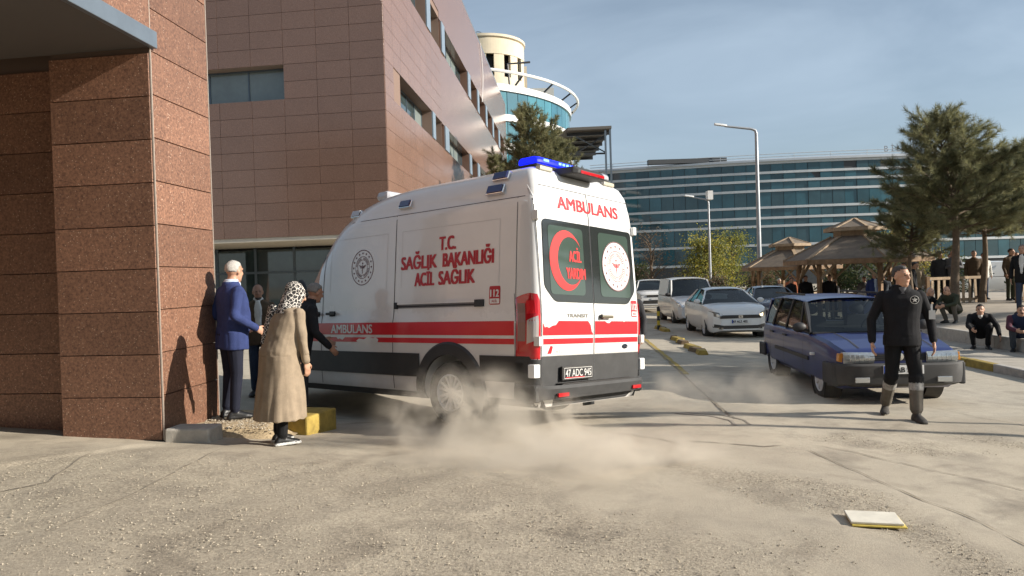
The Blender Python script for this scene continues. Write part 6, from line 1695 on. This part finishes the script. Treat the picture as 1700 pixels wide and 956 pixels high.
    if coat:                    # long coat, flaring to the hem
        b.rings([(T(0, .0 + .02 * (z < .5), z) if z > .9 else V3((pel.x, pel.y + .01 - .03 * (.9 - z), z)), X, Y if z < .9 else ay, rx * g, rf * g, rb * g) for z, rx, rf, rb in ((coat, .265, .235, .235), (.55, .245, .22, .215), (.75, .225, .195, .19), (.95, .212, .172, .17), (1.10, .20, .155, .155), (1.28, .208, .145, .150), (1.40, .205, .12, .13), (1.47, .12, .085, .09))], top)
    if extra: extra(b, T, X, ay, up)
    b.finish('body', root, vox, fold)
    if cap:
        hair_cap(root, hd, f, hup, cap, 1.03, .30, -.05, 1.12, 'cap', .002)
        MB().ell(hd + f * .10 + hup * .055, (.06, .055, .010), 0, 12, 6, Matrix((f.cross(hup), f, hup)).transposed()).build('cap_peak', cap, root, 60)
    if not bald and not scarf and hair: hair_cap(root, hd, f, hup, HAIRS[hair], 1.0)
    if bald and hair: hair_cap(root, hd, f, hup, HAIRS[hair], 1.0, 2.0, -.2, 1.035, 'hair_fringe', .003)
    root['head'] = tuple(hd)
    return root, hd, f, hup, T
def face_to(dx, dy): return math.atan2(-dx, dy)      # root rotation so that +y looks along (dx,dy)
# ---------------------------------------------------------------- the four by the pillar
def blazer(b, T, X, ay, up):
    for s_ in (-1, 1):      # jacket skirts hang a little apart, lapels
        b.rings([(T(s_ * .09, .02, z), X, ay, .115, .135, .14) for z in (.76, .85, .95)], C['navy'], 14)
    b.rings([(T(0, -.005, z), X, ay, r_, r_, r_ * 1.05) for z, r_ in ((1.46, .088), (1.505, .078))], C['navy'], 16)
suit, *_ = person('white haired man in a blue blazer standing against the granite pillar', (-3.23, 8.45, .10), face_to(.72, .70), 1.80, C['navy'], C['navytrouser'], 'white', 2, -18, 2,
    (((-.10, -.05, -.27), (-.02, .19, -.40)), ((.10, -.09, -.27), (.06, .17, -.42))), (((-.11, .02, .50), (-.12, -.02, .085)), ((.10, .01, .50), (.10, -.03, .085))), .0085, SKIN, shirt=C['shirt'], hem=.78, belly=.045, fat=1.10, collar=C['shirt'], fold=.006, extra=blazer)
beardy, *_ = person('balding man in a brown jacket facing the camera behind the man in the blazer', (-3.98, 11.6, gz(-3.98, 11.6) + .02), face_to(.25, -1), 1.74, C['brown'], C['jeans'], 'salt', 3, -8, 4, None, None, .010, SKIN2, beard='salt', bald=True, shirt=C['white'], collar=C['white'], fold=.005, open_front=True)
grey_, *_ = person('grey haired man in a black leather jacket reaching for the ambulance door', (-2.72, 9.35, gz(-2.72, 9.35)), face_to(.85, .53), 1.80, C['leather'], C['charcoal'], 'grey', 16, -14, 16,
    (((-.06, .05, -.27), (-.02, .26, -.40)), ((.05, .02, -.28), (.03, .20, -.47))), None, .0095, SKIN2, shirt=None, fold=.006, collar=C['leather'])
# woman in a long coat and patterned headscarf
def coatbits(b, T, X, ay, up):
    b.rings([(T(0, -.01, z), X, ay, r_, r_ * .9, r_) for z, r_ in ((1.44, .115), (1.50, .085))], C['beige'], 16)
WX, WY = -2.36, 7.42
woman, whd, wf, wup, wT = person('stooped woman in a long beige coat and black and white headscarf watching the ambulance', (WX, WY, gz(WX, WY) + .01), face_to(.66, .75), 1.64, C['beige'], C['black'], None, 17, 10, 22,
    (((-.07, .05, -.27), (-.04, .16, -.47)), ((.05, .00, -.28), (.035, .05, -.53))), (((-.09, .05, .50), (-.10, .02, .085)), ((.09, -.02, .50), (.10, -.06, .085))), .0085, SKIN, hem=.80, fat=1.10, coat=.27, sole=SOLE, scarf=True, fold=.009, extra=coatbits)
def leopard():
    m = bpy.data.materials.new('leopard_scarf'); m.use_nodes = True; n, l = m.node_tree.nodes, m.node_tree.links; p = n['Principled BSDF']; p.inputs['Roughness'].default_value = .8
    t = n.new('ShaderNodeTexCoord'); d = n.new('ShaderNodeTexNoise'); d.inputs['Scale'].default_value = 14; l.new(t.outputs['Object'], d.inputs['Vector'])
    mx_ = n.new('ShaderNodeMix'); mx_.data_type = 'RGBA'; mx_.inputs['Factor'].default_value = .05; l.new(t.outputs['Object'], mx_.inputs['A']); l.new(d.outputs['Color'], mx_.inputs['B'])
    v = n.new('ShaderNodeTexVoronoi'); v.feature = 'DISTANCE_TO_EDGE'; v.inputs['Scale'].default_value = 27; l.new(mx_.outputs['Result'], v.inputs['Vector'])
    r = n.new('ShaderNodeValToRGB'); r.color_ramp.interpolation = 'CONSTANT'; e = r.color_ramp.elements; e[0].position = 0; e[0].color = (.62, .58, .52, 1); e[1].position = .065; e[1].color = (.012, .011, .012, 1)
    x = e.new(.42); x.color = (.50, .45, .40, 1)
    l.new(v.outputs['Distance'], r.inputs['Fac']); l.new(r.outputs['Color'], p.inputs['Base Color']); return m
LEO = leopard()
sb = MB(); wx = wf.cross(wup); Mh = Matrix((wx, wf, wup)).transposed(); nu, nv = 28, 14; vs_, fs_ = [], []
hub = Body()
hub.ell(whd - wf * .018 + wup * .022, (.098, .118, .118), LEO, Mh, 20, 14)
hub.rings([(whd - wf * .02 - wup * .02, wx, wf, .100, .085, .125), (whd - wf * .03 - wup * .09, wx, wf, .110, .085, .135), (wT(0, .0, 1.47), wx, V3((0, 1, 0)), .145, .10, .14), (wT(0, -.02, 1.40), V3((1, 0, 0)), V3((0, 1, 0)), .19, .12, .15)], LEO, 22)
hub.rings([(wT(-.10, -.15, z), V3((1, 0, 0)), V3((0, 1, 0)), w, .022, .03) for z, w in ((1.46, .07), (1.34, .065), (1.22, .055), (1.10, .045), (1.03, .03))], LEO, 12)
hub.rings([(wT(-.20, -.06, z), V3((0, 1, 0)), V3((1, 0, 0)), w, .02, .03) for z, w in ((1.44, .08), (1.30, .07), (1.17, .05))], LEO, 12)
hub.finish('headscarf', woman, .009, .006)
# handbag strap side: white shoe flashes
# ---------------------------------------------------------------- the man in black walking towards us
GX, GY = 4.57, 8.70
def guardbits(b, T, X, ay, up):
    b.rings([(T(0, .0, z), X, ay, r_ * 1.1, r_, r_) for z, r_ in ((1.44, .112), (1.49, .096), (1.525, .088))], C['fleece'], 18)
    b.ell(T(0, .05, .98), (.19, .10, .035), C['black'])
guard, ghd, gf_, gup, gT = person('man in black fleece with dusty reflective knee bands walking past the blue car', (GX, GY, gz(GX, GY)), face_to(-.30, -1), 1.80, C['fleece'], C['black'], 'salt', 1, -34, 0,
    (((-.11, -.03, -.28), (-.12, .05, -.53)), ((.12, -.02, -.28), (.13, .07, -.53))), (((-.11, .13, .49), (-.10, .17, .085)), ((.12, .03, .49), (.14, -.29, .10))), .0080, SKIN, shirt=C['grey'], hem=.84, fat=1.04, shoe=BOOT, kneeband=SILV, fold=.0035, extra=guardbits)
pb = MB()
def chest(a, z, o=0): q = gT(a, .135 + o, z); return q
st = [(.034 * (1 if k % 2 == 0 else .42) * math.sin(k * math.pi / 5), .034 * (1 if k % 2 == 0 else .42) * math.cos(k * math.pi / 5)) for k in range(10)]
bdg = MB().add([chest(-.11 - a, 1.36 + b, .012 - .3 * abs(a)) for a, b in [(.046 * math.cos(t), .046 * math.sin(t)) for t in (6.28318 * k / 24 for k in range(24))]], [tuple(range(24))]).build('chest_badge', C['black'], guard)
MB().add([chest(-.11 - a, 1.36 + b, .018 - .3 * abs(a)) for a, b in st], [tuple(range(10))]).build('star', C['white'], bdg)
MB().loft([[chest(-.11 - q * math.cos(t), 1.36 + q * math.sin(t), .018 - .3 * abs(q * math.cos(t))) for q in (.041, .046)] for t in (6.28318 * k / 24 for k in range(25))], 0, False, False, False).build('badge_ring', C['white'], bdg)
sh_ = gT(-.185 * 1.04, 0, 1.405) + V3((-.11, -.03, -.28)) * .62
MB().box(sh_.x - .075, sh_.x - .01, sh_.y + .062, sh_.y + .068, sh_.z - .10, sh_.z + .0).build('sleeve_pass', pmat('pass_white', (0.6, 0.6, 0.58), .4), guard)
MB().box(sh_.x - .05, sh_.x - .03, sh_.y + .060, sh_.y + .066, sh_.z + .0, sh_.z + .07).build('pass_clip', PLATE, guard)
# ---------------------------------------------------------------- bystanders
person('person in a dark jacket half hidden behind the right edge of the ambulance', (1.80, 11.6, gz(1.80, 11.6)), face_to(-.3, -1), 1.70, C['charcoal'], C['black'], 'dark', vox=.014)
def at_terr(x, y): return (x, y, ter_z(x, y))
sq = lambda lab, x, y, rz, top, leg, hair, z=None, **k: person(lab, (x, y, ter_z(x, y) if z is None else z), rz, 1.72, top, leg, hair, squat=True, lean=k.pop('lean', 34), arms=k.pop('arms', (((-.05, .20, -.20), (.10, .40, -.24)), ((.05, .20, -.20), (-.06, .40, -.24)))), vox=.012, fold=.005, **k)
sq('squatting man in an olive green jacket, half turned, in front of the fence', 11.65, 19.6, face_to(-.85, -.5), C['olive'], C['dusty'], 'brown', bald=True)
sq('bald man squatting beside the man in the olive jacket', 11.05, 19.9, face_to(.3, -1), C['black'], C['charcoal'], 'white', bald=True, shirt=C['grey'])
px_, py_ = uv(16.9, 8.72); sq('young man in a black jacket and white shirt squatting at the low step', px_, py_, face_to(-.55, -.9), C['black'], C['black'], 'dark', z=pave_z(px_, py_), shirt=C['white'], arms=(((-.12, .12, -.20), (-.16, .30, -.40)), ((.05, .20, -.20), (-.02, .40, -.26))))
px_, py_ = uv(16.4, 9.0 - .02); sq('man in a maroon padded jacket squatting at the right of the low step', px_ + .12, py_ - .25, face_to(-.5, -.95), C['dblue'], C['slate'], 'dark', z=pave_z(px_, py_), sleeve=C['maroon'], tash='dark')
person('tall man in a black jacket over a white top standing at the right edge', at_terr(13.35, 19.3), face_to(-.75, -.7), 1.82, C['black'], C['jeans'], 'grey', 2, vox=.012, shirt=C['white'], open_front=True, belly=.02)
crowd = [ # label, x, y, z(None: terrace), facing, H, top, leg, hair, extra
 ('person in a rust coloured top under the farther summerhouse', 13.05, 34.6, None, (-.3, -1), 1.72, 'rust', 'charcoal', 'dark', {}),
 ('person in dark clothes and pale scarf beside the white notice board', 12.2, 33.9, None, (.2, -1), 1.62, 'charcoal', 'black', 'white', {}),
 ('man in a black coat standing left of the big summerhouse post', 11.75, 29.6, None, (-.2, -1), 1.76, 'black', 'black', 'dark', {}),
 ('second man in a long black coat left of the man by the post', 11.05, 29.3, None, (.4, -1), 1.70, 'leather', 'black', 'dark', {}),
 ('man in a black jacket inside the big summerhouse, left of the white cloth', 12.55, 29.3, None, (0, -1), 1.77, 'black', 'charcoal', 'dark', {'fat': 1.1}),
 ('white haired person seated behind the summerhouse rail', 13.15, 30.2, None, (.3, -1), 1.55, 'grey', 'charcoal', 'white', {}),
 ('person bending under a white cloth in the middle of the big summerhouse', 13.25, 28.4, None, (.9, -.3), 1.60, 'white', 'charcoal', 'white', {'lean': 48}),
 ('person with a grey hood right of the summerhouse centre post', 13.95, 29.3, None, (-.4, -1), 1.66, 'grey', 'charcoal', 'salt', {}),
 ('man with a moustache in a navy blazer and pale shirt in front of the summerhouse', 13.1, 26.8, None, (.1, -1), 1.76, 'navy', 'navytrouser', 'dark', {'shirt': 'shirt', 'open_front': True, 'tash': 'dark'}),
 ('man in a dark slate jacket right behind the man with the moustache', 13.75, 27.4, None, (-.5, -1), 1.74, 'slate', 'black', 'brown', {}),
 ('person in a sand coloured coat by the right summerhouse post', 14.25, 27.9, None, (-.3, -1), 1.62, 'sand', 'brown', 'white', {}),
 ('man in a black jacket between the summerhouse and the pine trunk', 13.2, 24.9, None, (-.6, -.8), 1.74, 'black', 'black', 'dark', {}),
 ('second man in black turned away beside the pine trunk', 13.75, 25.4, None, (.8, -.3), 1.72, 'leather', 'charcoal', 'dark', {}),
 ('man in a dark cap behind the fence', 14.75, 25.5, None, (-.2, -1), 1.74, 'charcoal', 'black', 'dark', {'cap': 1}),
 ('bald man in a grey jacket with folded arms behind the fence', 15.15, 25.4, None, (-.4, -1), 1.78, 'grey', 'charcoal', 'grey', {'bald': True, 'arms': (((-.08, .06, -.26), (.12, .20, -.22)), ((.08, .06, -.26), (-.12, .22, -.20)))}),
 ('person with dark hair between the bald man and the tree trunk', 15.75, 26.6, None, (0, -1), 1.68, 'slate', 'black', 'dark', {}),
 ('man in a brown jacket leaning by the pine trunk behind the fence', 16.0, 25.6, None, (-.5, -1), 1.74, 'brown', 'charcoal', 'brown', {}),
 ('person in white between two pine trunks behind the fence', 16.7, 26.2, None, (-.2, -1), 1.66, 'white', 'jeans', 'dark', {}),
 ('man in a camouflage brown jacket behind the right fence panel', 16.85, 25.0, None, (.3, -1), 1.76, 'brown', 'olive', 'brown', {'fat': 1.1}),
 ('person with a scarf behind the right fence panel', 17.25, 25.3, None, (-.3, -1), 1.64, 'grey', 'charcoal', 'salt', {}),
 ('person in the far row left behind the fence, dark jacket', 14.35, 26.8, None, (0, -1), 1.68, 'black', 'black', 'dark', {}),
 ('bearded man in a pale jacket at the left end of the fence', 14.15, 25.9, None, (-.3, -1), 1.66, 'sand', 'charcoal', 'grey', {'beard': 'grey'}),
]
for lab, x, y, z, fc, h, tp, lg, hr, kw in crowd:
    kw = dict(kw)
    if isinstance(kw.get('shirt'), str): kw['shirt'] = C[kw['shirt']]
    if kw.pop('cap', None): kw['cap'] = C['black']
    person(lab, (x, y, ter_z(x, y) if z is None else z), face_to(*fc), h, C[tp], C[lg], hr, kw.pop('lean', random.uniform(0, 6)), random.uniform(-15, 15), random.uniform(0, 8), vox=.018, fold=.004, group='onlookers on the terrace', **kw)
# ================================================================ dust raised by the wheels
def dust(name, label, c, r, density, seed, rz=0.0, scale=1.3, col=(0.90, 0.83, 0.72), thr=.42):
    mb = MB().ell((0, 0, 0), (1, 1, 1), 0, 28, 18)
    m = bpy.data.materials.new('dust_' + str(seed)); m.use_nodes = True; n, l = m.node_tree.nodes, m.node_tree.links; n.clear()
    o = n.new('ShaderNodeOutputMaterial'); v = n.new('ShaderNodeVolumePrincipled'); v.inputs['Color'].default_value = col + (1,); v.inputs['Anisotropy'].default_value = .1
    t = n.new('ShaderNodeTexCoord'); g = n.new('ShaderNodeNewGeometry')
    ln = n.new('ShaderNodeVectorMath'); ln.operation = 'LENGTH'; l.new(t.outputs['Object'], ln.inputs[0])
    fall = n.new('ShaderNodeMapRange'); fall.interpolation_type = 'SMOOTHERSTEP'; fall.inputs['From Min'].default_value = .05; fall.inputs['From Max'].default_value = .98; fall.inputs['To Min'].default_value = 1; fall.inputs['To Max'].default_value = 0
    l.new(ln.outputs['Value'], fall.inputs['Value'])
    mpn = n.new('ShaderNodeMapping'); mpn.inputs['Location'].default_value = (seed * 3.1, seed * 1.7, 0); l.new(g.outputs['Position'], mpn.inputs['Vector'])
    ns = n.new('ShaderNodeTexNoise'); ns.inputs['Scale'].default_value = scale; ns.inputs['Detail'].default_value = 4; ns.inputs['Roughness'].default_value = .6; ns.inputs['Distortion'].default_value = .6; l.new(mpn.outputs['Vector'], ns.inputs['Vector'])
    rm = n.new('ShaderNodeMapRange'); rm.inputs['From Min'].default_value = thr; rm.inputs['From Max'].default_value = .72; l.new(ns.outputs['Fac'], rm.inputs['Value'])
    a = n.new('ShaderNodeMath'); a.operation = 'MULTIPLY'; l.new(fall.outputs['Result'], a.inputs[0]); l.new(rm.outputs['Result'], a.inputs[1])
    b = n.new('ShaderNodeMath'); b.operation = 'MULTIPLY'; b.inputs[1].default_value = density; l.new(a.outputs[0], b.inputs[0]); l.new(b.outputs[0], v.inputs['Density']); l.new(v.outputs['Volume'], o.inputs['Volume'])
    ob = mb.build(name, m); ob.location = c; ob.scale = r; ob.rotation_euler = (0, 0, rz)
    m.cycles.volume_step_rate = 1.0
    return tag(ob, label, kind='stuff')
dust('dust_cloud', 'pale dust billowing up at the rear wheel of the ambulance', (-.52, 7.42, .16), (1.15, .66, .72), 14.0, 1, R(12), 2.4, thr=.43)
dust('dust_cloud', 'thin dust drifting low over the ground behind the ambulance', (.35, 6.5, -.02), (2.1, 1.2, .36), 6.0, 2, R(-6), 1.7, thr=.40)
dust('dust_cloud', 'wisp of dust curling up under the rear bumper of the ambulance', (.35, 7.55, .10), (.95, .5, .40), 6.0, 4, R(30), 2.6, thr=.45)
dust('dust_cloud', 'thin dust drifting past the blue estate car', (2.7, 9.6, .05), (1.9, .9, .42), 2.0, 3, 0, 1.8, thr=.42)
